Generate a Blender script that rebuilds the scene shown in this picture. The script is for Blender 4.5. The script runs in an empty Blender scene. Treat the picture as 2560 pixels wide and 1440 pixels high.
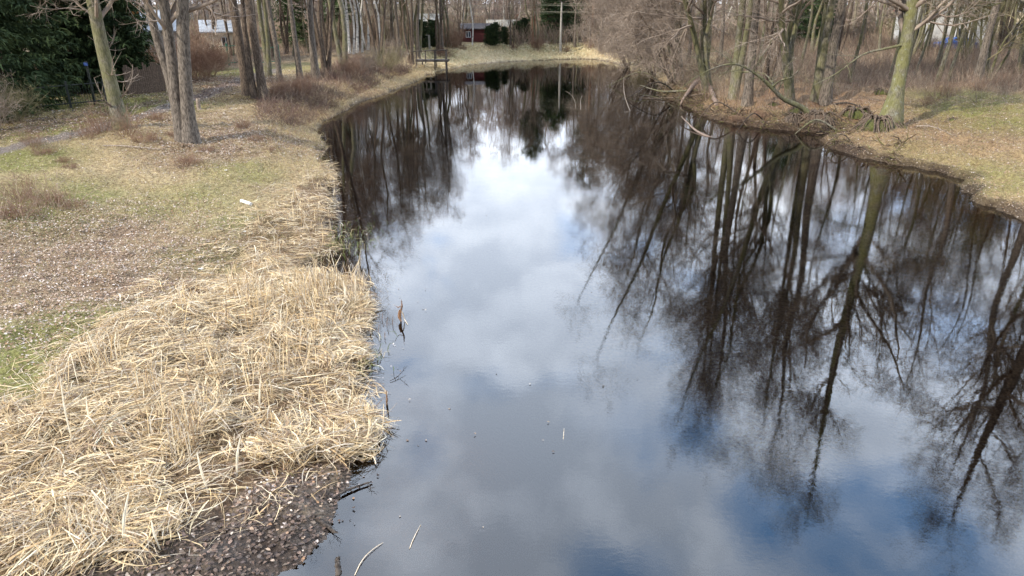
import bpy, math, random
import numpy as np
from mathutils import Vector
C = bpy.context.scene
R_ = math.radians
H = 7.0                      # camera height over the pond
PITCH = R_(22.3)
F = 1760.0                   # focal length in photo pixels (2560 wide)

# ------------------------------------------------------------------ camera
cam = bpy.data.cameras.new("camera"); cam_o = bpy.data.objects.new("camera", cam)
C.collection.objects.link(cam_o); C.camera = cam_o
cam.sensor_width = 36; cam.lens = 36*F/2560; cam.clip_start = .1; cam.clip_end = 3000
cam_o.location = (0, 0, H); cam_o.rotation_euler = (math.pi/2-PITCH, 0, 0)

C.view_settings.view_transform = 'Standard'; C.view_settings.look = 'None'
C.view_settings.exposure = 0.45; C.view_settings.gamma = 1
C.render.resolution_x = 1024; C.render.resolution_y = 576
C.render.engine = 'CYCLES'
C.cycles.max_bounces = 6; C.cycles.diffuse_bounces = 2; C.cycles.glossy_bounces = 3
C.cycles.transparent_max_bounces = 12; C.cycles.transmission_bounces = 4
C.cycles.caustics_reflective = False; C.cycles.caustics_refractive = False
C.cycles.use_denoising = True; C.cycles.denoiser = 'OPENIMAGEDENOISE'; C.cycles.denoising_input_passes = 'RGB_ALBEDO_NORMAL'

FW = np.array([0, math.cos(PITCH), -math.sin(PITCH)]); UPV = np.array([0, math.sin(PITCH), math.cos(PITCH)])
def ray(px, py):
    d = FW*F + np.array([1., 0, 0])*(px-1280) + UPV*(720-py)
    return d/np.linalg.norm(d)
def proj(P):
    P = np.asarray(P, float); q = P-np.array([0, 0, H])
    dep = q@FW; dep = np.where(dep < .1, 1e9, dep)
    return 1280+q[..., 0]/dep*F, 720-(q@UPV)/dep*F
def flat(px, py, z=0.):
    d = ray(px, py); t = (z-H)/d[2]; return np.array([d[0]*t, d[1]*t])

# ------------------------------------------------------------------ sky and sun
SUN_EL, SUN_AZ = 38., 232.     # azimuth measured clockwise from +Y (the view direction)
sdir = np.array([math.sin(R_(SUN_AZ))*math.cos(R_(SUN_EL)), math.cos(R_(SUN_AZ))*math.cos(R_(SUN_EL)), math.sin(R_(SUN_EL))])
sun = bpy.data.lights.new("sun", 'SUN'); sun.energy = 4.2; sun.angle = R_(1.5); sun.color = (1, .93, .82)
sun_o = bpy.data.objects.new("sun", sun); C.collection.objects.link(sun_o)
sun_o.rotation_euler = Vector(-sdir).to_track_quat('-Z', 'Y').to_euler()

W = bpy.data.worlds.new("World"); C.world = W; W.use_nodes = True; W.cycles.sampling_method = 'MANUAL'; W.cycles.sample_map_resolution = 256
nt = W.node_tree; nt.nodes.clear()
def N(nt, t, **k):
    n = nt.nodes.new(t)
    for a, b in k.items():
        if a[0] == '_': setattr(n, a[1:], b)
        else:
            n.inputs[int(a[1:]) if a[0] == 'i' and a[1:].isdigit() else a.replace('_', ' ')].default_value = b
    return n
def L(nt, a, b): nt.links.new(a, b)
def math_(nt, op, a, b=None, clamp=False):
    n = nt.nodes.new('ShaderNodeMath'); n.operation = op; n.use_clamp = clamp
    for i, v in enumerate((a, b)):
        if v is None: continue
        if isinstance(v, (int, float)): n.inputs[i].default_value = v
        else: nt.links.new(v, n.inputs[i])
    return n.outputs[0]
def vmath(nt, op, a, b=None):
    n = nt.nodes.new('ShaderNodeVectorMath'); n.operation = op
    for i, v in enumerate((a, b)):
        if v is None: continue
        if isinstance(v, tuple): n.inputs[i].default_value = v
        else: nt.links.new(v, n.inputs[i])
    return n
def mixc(nt, f, a, b, mode='MIX'):
    n = nt.nodes.new('ShaderNodeMix'); n.data_type = 'RGBA'; n.blend_type = mode; n.clamp_factor = True
    for i, v in ((0, f), (6, a), (7, b)):
        if isinstance(v, (int, float)): n.inputs[i].default_value = v
        elif isinstance(v, tuple): n.inputs[i].default_value = (*v, 1) if len(v) == 3 else v
        else: nt.links.new(v, n.inputs[i])
    return n.outputs[2]
def mrange(nt, v, a, b, c=0., d=1., smooth=True):
    n = nt.nodes.new('ShaderNodeMapRange'); n.interpolation_type = 'SMOOTHSTEP' if smooth else 'LINEAR'
    nt.links.new(v, n.inputs[0])
    for i, x in enumerate((a, b, c, d)): n.inputs[i+1].default_value = x
    return n.outputs[0]
def noise(nt, vec, scale, detail=4, rough=.55, dist=0):
    n = nt.nodes.new('ShaderNodeTexNoise'); n.inputs['Scale'].default_value = scale; n.inputs['Detail'].default_value = detail
    n.inputs['Roughness'].default_value = rough; n.inputs['Distortion'].default_value = dist
    if vec is not None: nt.links.new(vec, n.inputs['Vector'])
    return n

def refl_dir(px, py):
    d = ray(px, py); return (float(d[0]), float(d[1]), float(-d[2]))
tc = nt.nodes.new('ShaderNodeTexCoord'); D = tc.outputs['Generated']
sky = nt.nodes.new('ShaderNodeTexSky'); sky.sky_type = 'NISHITA'; sky.sun_disc = False
sky.sun_elevation = R_(SUN_EL); sky.sun_rotation = R_(SUN_AZ); sky.air_density = 1.2; sky.dust_density = 1.5
sep = nt.nodes.new('ShaderNodeSeparateXYZ'); L(nt, D, sep.inputs[0])
zc = math_(nt, 'MAXIMUM', sep.outputs[2], 0.0)
den = math_(nt, 'ADD', zc, .22)
cmb = nt.nodes.new('ShaderNodeCombineXYZ')
L(nt, math_(nt, 'DIVIDE', sep.outputs[0], den), cmb.inputs[0]); L(nt, math_(nt, 'DIVIDE', sep.outputs[1], den), cmb.inputs[1])
CV = cmb.outputs[0]
n1 = noise(nt, CV, 1.9, 7, .55, .3).outputs[0]
n2 = noise(nt, CV, 5.2, 6, .6, .2).outputs[0]
warp = vmath(nt, 'SCALE', vmath(nt, 'SUBTRACT', noise(nt, CV, 3.0, 5, .6).outputs[1], (.5, .5, .5)).outputs[0]); warp.inputs[3].default_value = .16
DW = vmath(nt, 'ADD', D, warp.outputs[0]).outputs[0]
def blob(px, py, rdeg):
    d = refl_dir(px, py)
    q = vmath(nt, 'SUBTRACT', DW, d); 
    ln = vmath(nt, 'LENGTH', q.outputs[0]).outputs[1]
    return mrange(nt, ln, R_(rdeg), R_(rdeg)*.15)
def addb(lst):
    s = None
    for px, py, r, w in lst:
        b = math_(nt, 'MULTIPLY', blob(px, py, r), w)
        s = b if s is None else math_(nt, 'ADD', s, b)
    return s
# cloud cover: mostly overcast with blue holes
holes = addb([(1740, 1050, 4.0, .6), (1900, 1270, 4.5, .75), (1490, 1440, 4, .8), (1450, 590, 3.5, .35), (2350, 780, 5, .45), (1620, 1430, 4, .5), (2080, 1440, 4, .3), (1050, 1120, 3, .4), (2350, 1300, 4, .35), (2120, 560, 4, .35)])
cover = math_(nt, 'SUBTRACT', math_(nt, 'ADD', mrange(nt, n1, .28, .48), mrange(nt, sep.outputs[2], .30, .12)), holes, clamp=True)
elev = zc
light = mrange(nt, n2, .35, .68)
# grey underside colour to bright top colour, brighter in the forward low sky
base = mixc(nt, mrange(nt, elev, .12, .6), (25, 26.5, 28.5), (50, 56, 64))
dark = mixc(nt, mrange(nt, elev, .12, .6), (20, 22, 25), (32, 37, 44))
brightn = math_(nt, 'ADD', math_(nt, 'MULTIPLY', light, .75), addb([(1300, 385, 4.5, .4), (1890, 460, 5, 4.0), (1430, 935, 2.2, 1.2), (1290, 925, 3, .7), (1520, 530, 4, 1.1), (1000, 1350, 5, .8), (1500, 1220, 4, .5), (2100, 700, 5, .5)]))
brightn = math_(nt, 'SUBTRACT', brightn, addb([(1350, 1120, 8, .5), (1620, 1250, 5, .4), (1250, 700, 7, .1), (1250, 1430, 6, .3)]))
cl = mixc(nt, math_(nt, 'MULTIPLY', brightn, 1., clamp=True), dark, base)
cl = mixc(nt, math_(nt, 'MULTIPLY', math_(nt, 'SUBTRACT', brightn, 1.), .33, clamp=True), cl, (42., 44., 46.))
blue = mixc(nt, .75, sky.outputs[0], (11, 23.0, 43.0))
col = mixc(nt, cover, blue, cl)
# the half of the sky behind the viewer is a darker, plainer overcast
back = mrange(nt, sep.outputs[1], -.25, .35)
backc = mixc(nt, mrange(nt, n1, .35, .6), (4.5, 7.5, 13.), (7.6, 7.8, 8.0))
col = mixc(nt, back, backc, col)
top = mrange(nt, elev, .72, .9)
col = mixc(nt, top, col, backc)
bg = nt.nodes.new('ShaderNodeBackground'); bg.inputs[1].default_value = .1
L(nt, col, bg.inputs[0]); wo = nt.nodes.new('ShaderNodeOutputWorld'); L(nt, bg.outputs[0], wo.inputs[0])

# ------------------------------------------------------------------ helpers
rng = np.random.default_rng(7); random.seed(7)
def tag(o, label=None, cat=None, group=None, kind=None):
    if label: o['label'] = label
    if cat: o['category'] = cat
    if group: o['group'] = group
    if kind: o['kind'] = kind
    return o
def empty(name, loc, rz=0.):
    o = bpy.data.objects.new(name, None); C.collection.objects.link(o)
    o.location = tuple(float(v) for v in loc); o.rotation_euler = (0, 0, rz); o.empty_display_size = .3; return o
def mesh_obj(name, V, Fq, mat, parent=None, col=None, smooth=False, k=4, mats=None, midx=None):
    """V (n,3), Fq (m,k) faces all with k corners (or a list of such arrays)"""
    me = bpy.data.meshes.new(name)
    V = np.ascontiguousarray(V, dtype=np.float32)
    lst = Fq if isinstance(Fq, list) else [Fq]
    lst = [np.asarray(a, dtype=np.int32) for a in lst if len(a)]
    nl = sum(a.size for a in lst); nf = sum(len(a) for a in lst)
    me.vertices.add(len(V)); me.vertices.foreach_set('co', V.ravel())
    me.loops.add(nl); me.polygons.add(nf)
    me.loops.foreach_set('vertex_index', np.concatenate([a.ravel() for a in lst]))
    tot = np.concatenate([np.full(len(a), a.shape[1], dtype=np.int32) for a in lst])
    st = np.concatenate([[0], np.cumsum(tot)[:-1]]).astype(np.int32)
    me.polygons.foreach_set('loop_start', st)
    try: me.polygons.foreach_set('loop_total', tot)
    except Exception: pass
    me.polygons.foreach_set('use_smooth', np.full(nf, bool(smooth)))
    if midx is not None: me.polygons.foreach_set('material_index', np.asarray(midx, dtype=np.int32))
    me.update(calc_edges=True); me.validate()
    if col is not None:
        at = me.color_attributes.new('col', 'FLOAT_COLOR', 'POINT')
        c4 = np.ones((len(V), 4), dtype=np.float32); c4[:, :col.shape[1]] = col
        at.data.foreach_set('color', c4.ravel())
    for m_ in (mats or [mat]): me.materials.append(m_)
    o = bpy.data.objects.new(name, me); C.collection.objects.link(o)
    if parent is not None: o.parent = parent
    return o
def copy_tree(o, parent=None):
    c = o.copy(); C.collection.objects.link(c); c.parent = parent
    for ch in list(o.children): copy_tree(ch, c)
    return c

_h = np.random.default_rng(99).random((256, 256))
def vnoise(x, y):
    xi = np.floor(x).astype(int); yi = np.floor(y).astype(int); fx = x-xi; fy = y-yi
    fx = fx*fx*(3-2*fx); fy = fy*fy*(3-2*fy); a = xi & 255; b = yi & 255; a1 = (a+1) & 255; b1 = (b+1) & 255
    return (_h[a, b]*(1-fx)+_h[a1, b]*fx)*(1-fy)+(_h[a, b1]*(1-fx)+_h[a1, b1]*fx)*fy
def fbm(x, y, s=1., o=4):
    x = np.asarray(x, float)*s; y = np.asarray(y, float)*s; r = 0; a = .5
    for i in range(o): r = r+a*vnoise(x+17.3*i, y-9.1*i); x = x*2.03; y = y*2.03; a *= .5
    return r/(1-.5**o)
def sstep(a, b, x):
    t = np.clip((np.asarray(x, float)-a)/(b-a), 0, 1); return t*t*(3-2*t)
def seg_dist(x, y, pts):
    """distance to a polyline"""
    x = np.asarray(x, float); y = np.asarray(y, float); d = np.full(x.shape, 1e9)
    for (ax, ay), (bx, by) in zip(pts[:-1], pts[1:]):
        vx, vy = bx-ax, by-ay; l2 = vx*vx+vy*vy+1e-12
        t = np.clip(((x-ax)*vx+(y-ay)*vy)/l2, 0, 1)
        d = np.minimum(d, np.hypot(x-ax-t*vx, y-ay-t*vy))
    return d
def inside(x, y, pts):
    x = np.asarray(x, float); y = np.asarray(y, float); r = np.zeros(x.shape, bool)
    n = len(pts)
    for i in range(n):
        ax, ay = pts[i]; bx, by = pts[(i+1) % n]
        c = ((ay > y) != (by > y)) & (x < (bx-ax)*(y-ay)/((by-ay) if by != ay else 1e-9)+ax)
        r ^= c
    return r

# ------------------------------------------------------------------ shoreline and terrain
left_px = [(560, 1475), (700, 1440), (760, 1400), (850, 1300), (890, 1190), (930, 1085), (918, 1000), (915, 950), (872, 870), (860, 830), (905, 780), (905, 735), (850, 705), (745, 690), (738, 672), (800, 640), (830, 612),
           (815, 575), (828, 520), (822, 450), (812, 380), (795, 325), (800, 305), (850, 285), (885, 262), (960, 237), (1010, 217), (1065, 192), (1090, 180), (1125, 172), (1170, 163), (1250, 155), (1350, 151), (1450, 147), (1490, 149)]
right_px = [(1530, 157), (1590, 175), (1625, 195), (1650, 215), (1660, 240), (1720, 268), (1780, 296), (1850, 312), (1930, 322), (2010, 330), (2060, 334), (2090, 322), (2085, 340), (2050, 352), (2080, 372), (2150, 392), (2250, 412), (2340, 430),
            (2400, 450), (2425, 480), (2440, 505), (2500, 525), (2560, 548), (2700, 600)]
SHORE = [tuple(flat(*p)) for p in left_px]
SHORE_R = [tuple(flat(*p)) for p in right_px]
POND = [(-26, -30), (-26, 5.6), (-11, 6.0)]+SHORE+SHORE_R+[(26, 14), (27, -30)]
def height(x, y, rough=True):
    x = np.asarray(x, float); y = np.asarray(y, float)
    d = seg_dist(x, y, POND+[POND[0]]); ins = inside(x, y, POND)
    jag = (fbm(x, y, .9, 3)-.5)*.9*sstep(2, 9, y)+(fbm(x+40, y, 3.1, 3)-.5)*.42+(fbm(x-40, y, 2.1, 4)-.5)*.9*sstep(4, 8, x)*sstep(70, 60, y)
    s = np.where(ins, -d, d)+jag*.8
    left = sstep(1.5, -1.5, x)
    far = sstep(62, 78, y)
    mid = sstep(24, 34, y)
    # land
    hl_near = .10*sstep(0, .5, s)+.30*sstep(.4, 5, s)+.75*sstep(4, 14, s)
    hl_mid = .25*sstep(0, .5, s)+.85*sstep(.3, 3.4, s)+.35*sstep(3, 9, s)
    hl = hl_near*(1-mid)+hl_mid*mid
    hf = .15*sstep(0, .6, s)+1.45*sstep(.3, 8, s)+.3*sstep(8, 30, s)
    hr = .26*sstep(0, .3, s)+.30*sstep(.2, 2.2, s)+.75*sstep(1.5, 10, s)
    h = (hl*left+hr*(1-left))*(1-far)+hf*far
    if rough:
        h = h+(fbm(x, y, .35, 4)-.5)*.45*sstep(.5, 4, s)+(fbm(x, y, 2.2, 4)-.5)*.24*sstep(.05, .8, s)+(fbm(x, y, 1.1, 3)-.5)*.5*sstep(4, 12, x)*sstep(.1, 1.5, s)
    # bed
    shallow = sstep(4, 1, np.hypot(x-flat(2250, 445)[0], (y-flat(2250, 445)[1])*.9)-3)
    sh2 = sstep(4.5, 1.5, np.hypot(x-flat(860, 1150)[0], y-flat(860, 1150)[1]))
    slope = .55-.48*shallow-.40*sh2
    b = -np.minimum(2.2, slope*np.maximum(-s, 0)+.01)
    b = b+(fbm(x, y, 1.7, 3)-.5)*.08*sstep(0, 1, -s)
    return np.where(s > 0, np.maximum(h, .006)*1., b), s
def gz(x, y): return float(height(np.array([x]), np.array([y]))[0][0])
def at(px, py):
    """the point of the ground seen at a photo pixel"""
    d = ray(px, py); t = np.linspace(6, 260, 5000); P = np.array([0, 0, H])+d*t[:, None]
    g = height(P[:, 0], P[:, 1])[0]; g = np.maximum(g, 0)
    k = np.argmax(P[:, 2] < g)
    if P[k, 2] >= g[k]: k = len(t)-1
    return np.array([P[k, 0], P[k, 1], g[k]])
_at_cache = {}
PATH = [tuple(at(*p)[:2]) for p in [(-260, 440), (0, 378), (110, 352), (250, 318), (420, 272), (520, 236), (590, 205), (640, 190), (690, 172)]]
PATH2 = [tuple(at(*p)[:2]) for p in [(-260, 400), (0, 335), (150, 300), (330, 268), (460, 245), (560, 215), (600, 203)]]

MS = {}
def mat(name, build):
    m = bpy.data.materials.new(name); m.use_nodes = True; t = m.node_tree; t.nodes.clear()
    out = t.nodes.new('ShaderNodeOutputMaterial'); build(t, out); MS[name] = m; return m
def principled(t, out, col, rough=.9, spec=.25, bump=None, bs=.5, bd=.02):
    p = t.nodes.new('ShaderNodeBsdfPrincipled'); p.inputs['Roughness'].default_value = rough
    p.inputs['Specular IOR Level'].default_value = spec
    if isinstance(col, tuple): p.inputs['Base Color'].default_value = (*col, 1)
    else: L(t, col, p.inputs['Base Color'])
    if bump is not None:
        b = t.nodes.new('ShaderNodeBump'); b.inputs['Strength'].default_value = bs; b.inputs['Distance'].default_value = bd
        L(t, bump, b.inputs['Height']); L(t, b.outputs[0], p.inputs['Normal'])
    L(t, p.outputs[0], out.inputs[0]); return p
def ocoord(t): return t.nodes.new('ShaderNodeTexCoord').outputs['Object']
def gcoord(t): return t.nodes.new('ShaderNodeNewGeometry').outputs['Position']

# zone colours of the ground
TAN = np.array([.41, .325, .19]); LITTER = np.array([.235, .165, .12]); GREEN = np.array([.17, .175, .055]); MUD = np.array([.035, .026, .022])
GRAVEL = np.array([.20, .175, .155]); RUST = np.array([.22, .125, .075]); PALE = np.array([.80, .67, .46]); BEDC = np.array([.36, .23, .085])
green_b = [(60, 520, 3.5, .55), (30, 400, 3, .8), (150, 490, 3.0, .6), (450, 500, 3, .45), (600, 430, 2, .5), (650, 560, 2.4, .5), (520, 640, 1.8, .35), (60, 880, 1.9, 1.), (40, 980, 1.4, 1.), (170, 800, 1.5, .7), (250, 900, 1.0, .8), (330, 790, 1.2, .5), (500, 870, .8, .3),
           (250, 300, 3, .7), (100, 330, 3.5, .8), (380, 262, 4, .9), (560, 180, 5, .7), (180, 262, 7, .7), (1075, 128, 6, .9), (1180, 120, 6, .3), (1340, 118, 9, .6), (1250, 125, 6, .3), (2480, 270, 5, .7), (2430, 240, 5, .6), (2540, 300, 4, .6), (2500, 450, 4, .5), (2300, 390, 3, .25), (750, 170, 5, .5), (590, 250, 2.5, .2)]
litter_b = [(60, 620, 5, 1.), (200, 700, 4, 1.), (350, 640, 3.5, .8), (120, 800, 2.5, .8), (500, 380, 3, .7), (620, 330, 4, .7), (330, 540, 3, .4), (540, 300, 5, .6), (850, 1160, 1.8, .6), (640, 1300, 2, 1.), (700, 1200, 1.2, .9), (100, 300, 5, .4), (480, 210, 8, .8), (40, 560, 3, .6), (430, 760, 2, .5), (640, 1050, 1.3, .3)]
rust_b = [(800, 250, 3, .8), (760, 270, 3, .8), (880, 215, 4, .7), (860, 190, 4, .8), (940, 170, 4, .7), (700, 280, 2.5, .6), (600, 240, 4, .9), (200, 285, 6, .8), (400, 250, 5, .8), (500, 215, 6, .6), (40, 310, 5, .7), (1850, 290, 5, .7), (2000, 250, 9, .7), (2350, 330, 5, .5), (2250, 300, 6, .7), (2100, 220, 9, .5), (1700, 240, 6, .4), (740, 260, 4, .5), (900, 190, 8, .3)]
mud_b = [(1960, 320, 1.1, .8), (2040, 327, 1.4, 1.), (2130, 380, 1.0, .8), (2100, 362, 1.2, .9), (2190, 328, .7, .8), (1860, 312, .9, .6), (2330, 430, .8, .7), (2420, 478, .9, .6), (760, 1330, 1.5, 1.), (650, 1400, 1.5, 1.), (480, 1420, 1.4, .9), (850, 1200, .9, .7), (300, 1440, 1., .9), (820, 1400, 1.2, 1.)]
def prep(lst): return [(*at(px, py)[:2], r, w) for px, py, r, w in lst]
green_b, litter_b, rust_b, mud_b = map(prep, (green_b, litter_b, rust_b, mud_b))
def zone(lst, x, y):
    m = np.zeros(np.shape(x))
    for cx, cy, r, w in lst: m = np.maximum(m, w*sstep(1.25, .25, np.hypot(x-cx, y-cy)/r))
    return m
REED_PX = [(-200, 1090), (0, 1062), (110, 1030), (150, 930), (240, 850), (330, 800), (430, 770), (470, 720), (590, 700), (660, 690), (640, 640), (590, 600), (640, 545), (720, 520), (740, 470), (800, 440), (835, 500), (835, 620), (745, 665), (740, 695), (900, 700), (935, 770),
           (870, 850), (885, 900), (925, 960), (935, 1095), (870, 1150), (790, 1165), (700, 1185), (600, 1240), (560, 1300), (430, 1330), (380, 1395), (200, 1450), (-200, 1480)]
def zones(x, y, z):
    px, py = proj(np.stack([x, y, z], -1))
    nz = fbm(x, y, .8, 4); nz2 = fbm(x+31, y+7, 2.3, 3)
    g = np.clip(zone(green_b, x, y)*(.35+1.3*nz)*1.3, 0, 1)
    l = np.clip(zone(litter_b, x, y)*(.4+1.2*nz2), 0, 1)
    r = np.clip(zone(rust_b, x, y)*(.4+1.2*nz2), 0, 1)
    m = np.clip(zone(mud_b, x, y)*(.6+.8*nz2), 0, 1)
    reed = inside(px+(nz-.5)*60, py+(nz2-.5)*50, REED_PX) & (y < 40)
    return g, l, r, m, reed
def ground_colour(x, y, z, s):
    g, l, r, m, reed = zones(x, y, z)
    nz = fbm(x+5, y+5, .45, 4)[:, None]
    c = TAN*(.75+.5*nz)
    farbank = (sstep(72, 84, y)*sstep(9, 1, s))[:, None]
    c = c*(1-farbank)+PALE*farbank
    right = (sstep(6, 12, x)*sstep(70, 55, y))[:, None]
    c = c*(1-.55*right)+np.array([.30, .205, .12])*.55*right
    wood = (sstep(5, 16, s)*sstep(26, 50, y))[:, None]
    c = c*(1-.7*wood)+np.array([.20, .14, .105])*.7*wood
    for msk, cc in ((l, LITTER), (r, RUST), (g, GREEN*1.25)): c = c*(1-.85*msk[:, None])+cc*.85*msk[:, None]
    c = np.where(reed[:, None], c*.2+np.array([.15, .095, .055])*.8, c)
    dp = seg_dist(x, y, PATH); dp2 = seg_dist(x, y, PATH2); nn = (fbm(x, y, 1.3, 3)-.5)
    a = (sstep(.85, .45, dp+nn*.5))[:, None]; c = c*(1-a)+GRAVEL*a
    a = (sstep(1.0, .5, dp2+nn*.7))[:, None]*.8; c = c*(1-a)+np.array([.15, .105, .085])*a
    c = c*(1-.9*m[:, None])+MUD*.9*m[:, None]
    wet = (sstep(.35+.55*(x > 4), .03, s+nn*.5)*sstep(-.1, .02, s))[:, None]*.85
    c = c*(1-wet)+np.array([.06, .042, .03])*wet
    bed = sstep(.02, -.05, s)[:, None]; bc = np.array([.07, .05, .03])+(BEDC-np.array([.07, .05, .03]))*(sstep(-.05, -.9, s)*(.35+1.1*fbm(x, y, 1.6, 3)))[:, None]
    c = c*(1-bed)+bc*bed
    return c
def b_ground(t, out):
    P = gcoord(t); at_ = t.nodes.new('ShaderNodeVertexColor'); at_.layer_name = 'col'
    c = at_.outputs[0]
    f1 = noise(t, P, 9, 6, .65).outputs[0]; f2 = noise(t, P, 34, 4, .7).outputs[0]; f3 = noise(t, P, 2.2, 4, .6).outputs[0]
    c = mixc(t, mrange(t, f1, .3, .7), mixc(t, 1., c, (.55, .5, .48), 'MULTIPLY'), mixc(t, 1., c, (1.3, 1.28, 1.22), 'MULTIPLY'))
    c = mixc(t, mrange(t, f2, .35, .68), mixc(t, 1., c, (.6, .58, .55), 'MULTIPLY'), mixc(t, 1., c, (1.22, 1.22, 1.25), 'MULTIPLY'))
    v = t.nodes.new('ShaderNodeTexVoronoi'); v.inputs['Scale'].default_value = 13; L(t, P, v.inputs['Vector'])
    sp = t.nodes.new('ShaderNodeSeparateColor'); L(t, v.outputs['Color'], sp.inputs[0])
    m = math_(t, 'MULTIPLY', mrange(t, sp.outputs[0], .72, .78), mrange(t, v.outputs['Distance'], .42, .36))
    c = mixc(t, math_(t, 'MULTIPLY', m, .35), c, mixc(t, sp.outputs[1], (.20, .13, .09), (.45, .38, .33)))
    c = mixc(t, math_(t, 'MULTIPLY', mrange(t, f3, .35, .65), .25), c, mixc(t, 1., c, (.62, .6, .6), 'MULTIPLY'))
    bmp = math_(t, 'ADD', f1, math_(t, 'MULTIPLY', f2, .6))
    pr = principled(t, out, c, .95, .15, bmp, .9, .06); L(t, mrange(t, at_.outputs[1], 0, 1, .95, .5), pr.inputs['Roughness']); L(t, mrange(t, at_.outputs[1], 0, 1, .15, .4), pr.inputs['Specular IOR Level'])
mat('ground', b_ground)
az = np.concatenate([np.arange(-180, -46, 4.), np.arange(-46, 46, .19), np.arange(46, 180, 4.)]); az = np.radians(az)
rr = np.concatenate([[.5, 2, 4], np.geomspace(5.5, 130, 560), np.geomspace(136, 900, 24)])
A, RR = np.meshgrid(az, rr, indexing='ij')
X = (RR*np.sin(A)); Y = (RR*np.cos(A))
Z, S = height(X.ravel(), Y.ravel())
na, nr = A.shape
V = np.stack([X.ravel(), Y.ravel(), Z], 1)
i, j = np.meshgrid(np.arange(na), np.arange(nr-1), indexing='ij'); i2 = (i+1) % na
Fg = np.stack([i*nr+j, i2*nr+j, i2*nr+j+1, i*nr+j+1], -1).reshape(-1, 4)
cen = len(V); V = np.vstack([V, [[0, 0, -2.2]]])
ii = np.arange(na); Ft = np.stack([np.full(na, cen), ((ii+1) % na)*nr, ii*nr], -1)
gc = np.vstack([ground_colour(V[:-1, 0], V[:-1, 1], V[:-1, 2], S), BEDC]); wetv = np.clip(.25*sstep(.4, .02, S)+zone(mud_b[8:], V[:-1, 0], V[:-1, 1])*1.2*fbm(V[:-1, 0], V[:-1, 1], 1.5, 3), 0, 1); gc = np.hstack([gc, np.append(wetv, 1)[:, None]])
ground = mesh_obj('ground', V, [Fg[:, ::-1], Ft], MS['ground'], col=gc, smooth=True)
tag(ground, 'uneven grassy and leaf strewn banks round the pond', 'ground', kind='structure')

# ------------------------------------------------------------------ water
def b_water(t, out):
    P = gcoord(t)
    mp = t.nodes.new('ShaderNodeMapping'); mp.inputs['Scale'].default_value = (1., 1.5, 1); L(t, P, mp.inputs[0])
    w1 = noise(t, mp.outputs[0], 7.5, 3, .6, .3).outputs[0]; w2 = noise(t, mp.outputs[0], 1.6, 2, .5).outputs[0]
    calm = mrange(t, noise(t, P, .12, 2, .5).outputs[0], .35, .65, .35, 1.3)
    hgt = math_(t, 'ADD', math_(t, 'MULTIPLY', w1, calm), math_(t, 'MULTIPLY', w2, 1.2))
    b = t.nodes.new('ShaderNodeBump'); b.inputs['Strength'].default_value = 1; b.inputs['Distance'].default_value = .0005
    L(t, hgt, b.inputs['Height'])
    gl = t.nodes.new('ShaderNodeBsdfGlossy'); gl.inputs['Roughness'].default_value = .0; gl.inputs[0].default_value = (.98, .98, 1, 1)
    tr = t.nodes.new('ShaderNodeBsdfTransparent'); tr.inputs[0].default_value = (.46, .36, .22, 1)
    fr = t.nodes.new('ShaderNodeFresnel'); fr.inputs[0].default_value = 1.45
    L(t, b.outputs[0], gl.inputs['Normal']); L(t, b.outputs[0], fr.inputs['Normal'])
    mx = t.nodes.new('ShaderNodeMixShader'); L(t, fr.outputs[0], mx.inputs[0]); L(t, tr.outputs[0], mx.inputs[1]); L(t, gl.outputs[0], mx.inputs[2])
    L(t, mx.outputs[0], out.inputs[0])
    va = t.nodes.new('ShaderNodeVolumeAbsorption'); va.inputs[0].default_value = (.62, .42, .12, 1); va.inputs[1].default_value = 1.9
    L(t, va.outputs[0], out.inputs['Volume'])
mat('water', b_water)
x0, x1, y0, y1 = -60, 60, -40, 110
V = [(x0, y0, 0), (x1, y0, 0), (x1, y1, 0), (x0, y1, 0), (x0, y0, -4), (x1, y0, -4), (x1, y1, -4), (x0, y1, -4)]
water = mesh_obj('water', np.array(V), np.array([(0, 1, 2, 3), (7, 6, 5, 4), (0, 4, 5, 1), (1, 5, 6, 2), (2, 6, 7, 3), (3, 7, 4, 0)]), MS['water'])
tag(water, 'still dark pond reflecting clouds and bare trees', 'water', kind='structure')

# ------------------------------------------------------------------ plant and bark materials
def b_bark(a, b, moss=None, mossz=(0, 6), sc=1., lichen=None):
    def f(t, out):
        P = ocoord(t)
        mp = t.nodes.new('ShaderNodeMapping'); mp.inputs['Scale'].default_value = (9*sc, 9*sc, 2.2*sc); L(t, P, mp.inputs[0])
        n = noise(t, mp.outputs[0], 2.2, 6, .65, .4).outputs[0]; n_ = noise(t, P, 1.4, 4, .6).outputs[0]
        c = mixc(t, mrange(t, n, .38, .62), a, b)
        if moss:
            c = mixc(t, math_(t, 'MULTIPLY', mrange(t, n_, .35, .6), .8), c, mixc(t, mrange(t, n, .3, .7), moss, tuple(v*1.6 for v in moss)))
        if lichen:
            n3 = noise(t, P, 4.5, 5, .7).outputs[0]
            c = mixc(t, mrange(t, n3, .56, .66, 0, .55), c, lichen)
        principled(t, out, c, .92, .2, n, .9, .03)
    return f
mat('bark_grey', b_bark((.07, .056, .045), (.215, .18, .145)))
mat('bark_brown', b_bark((.06, .044, .033), (.18, .135, .10)))
mat('bark_moss', b_bark((.085, .075, .055), (.24, .215, .165), (.115, .11, .05)))
mat('bark_alder', b_bark((.10, .09, .06), (.23, .21, .15), (.13, .125, .045), lichen=(.30, .31, .26)))
mat('bark_pine', b_bark((.16, .085, .05), (.34, .20, .13)))
mat('dead_wood', b_bark((.17, .12, .09), (.46, .39, .32), sc=1.4))
mat('driftwood', b_bark((.12, .08, .06), (.32, .24, .19), sc=1.4))
mat('wet_wood', b_bark((.03, .024, .02), (.10, .08, .065)))
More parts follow.
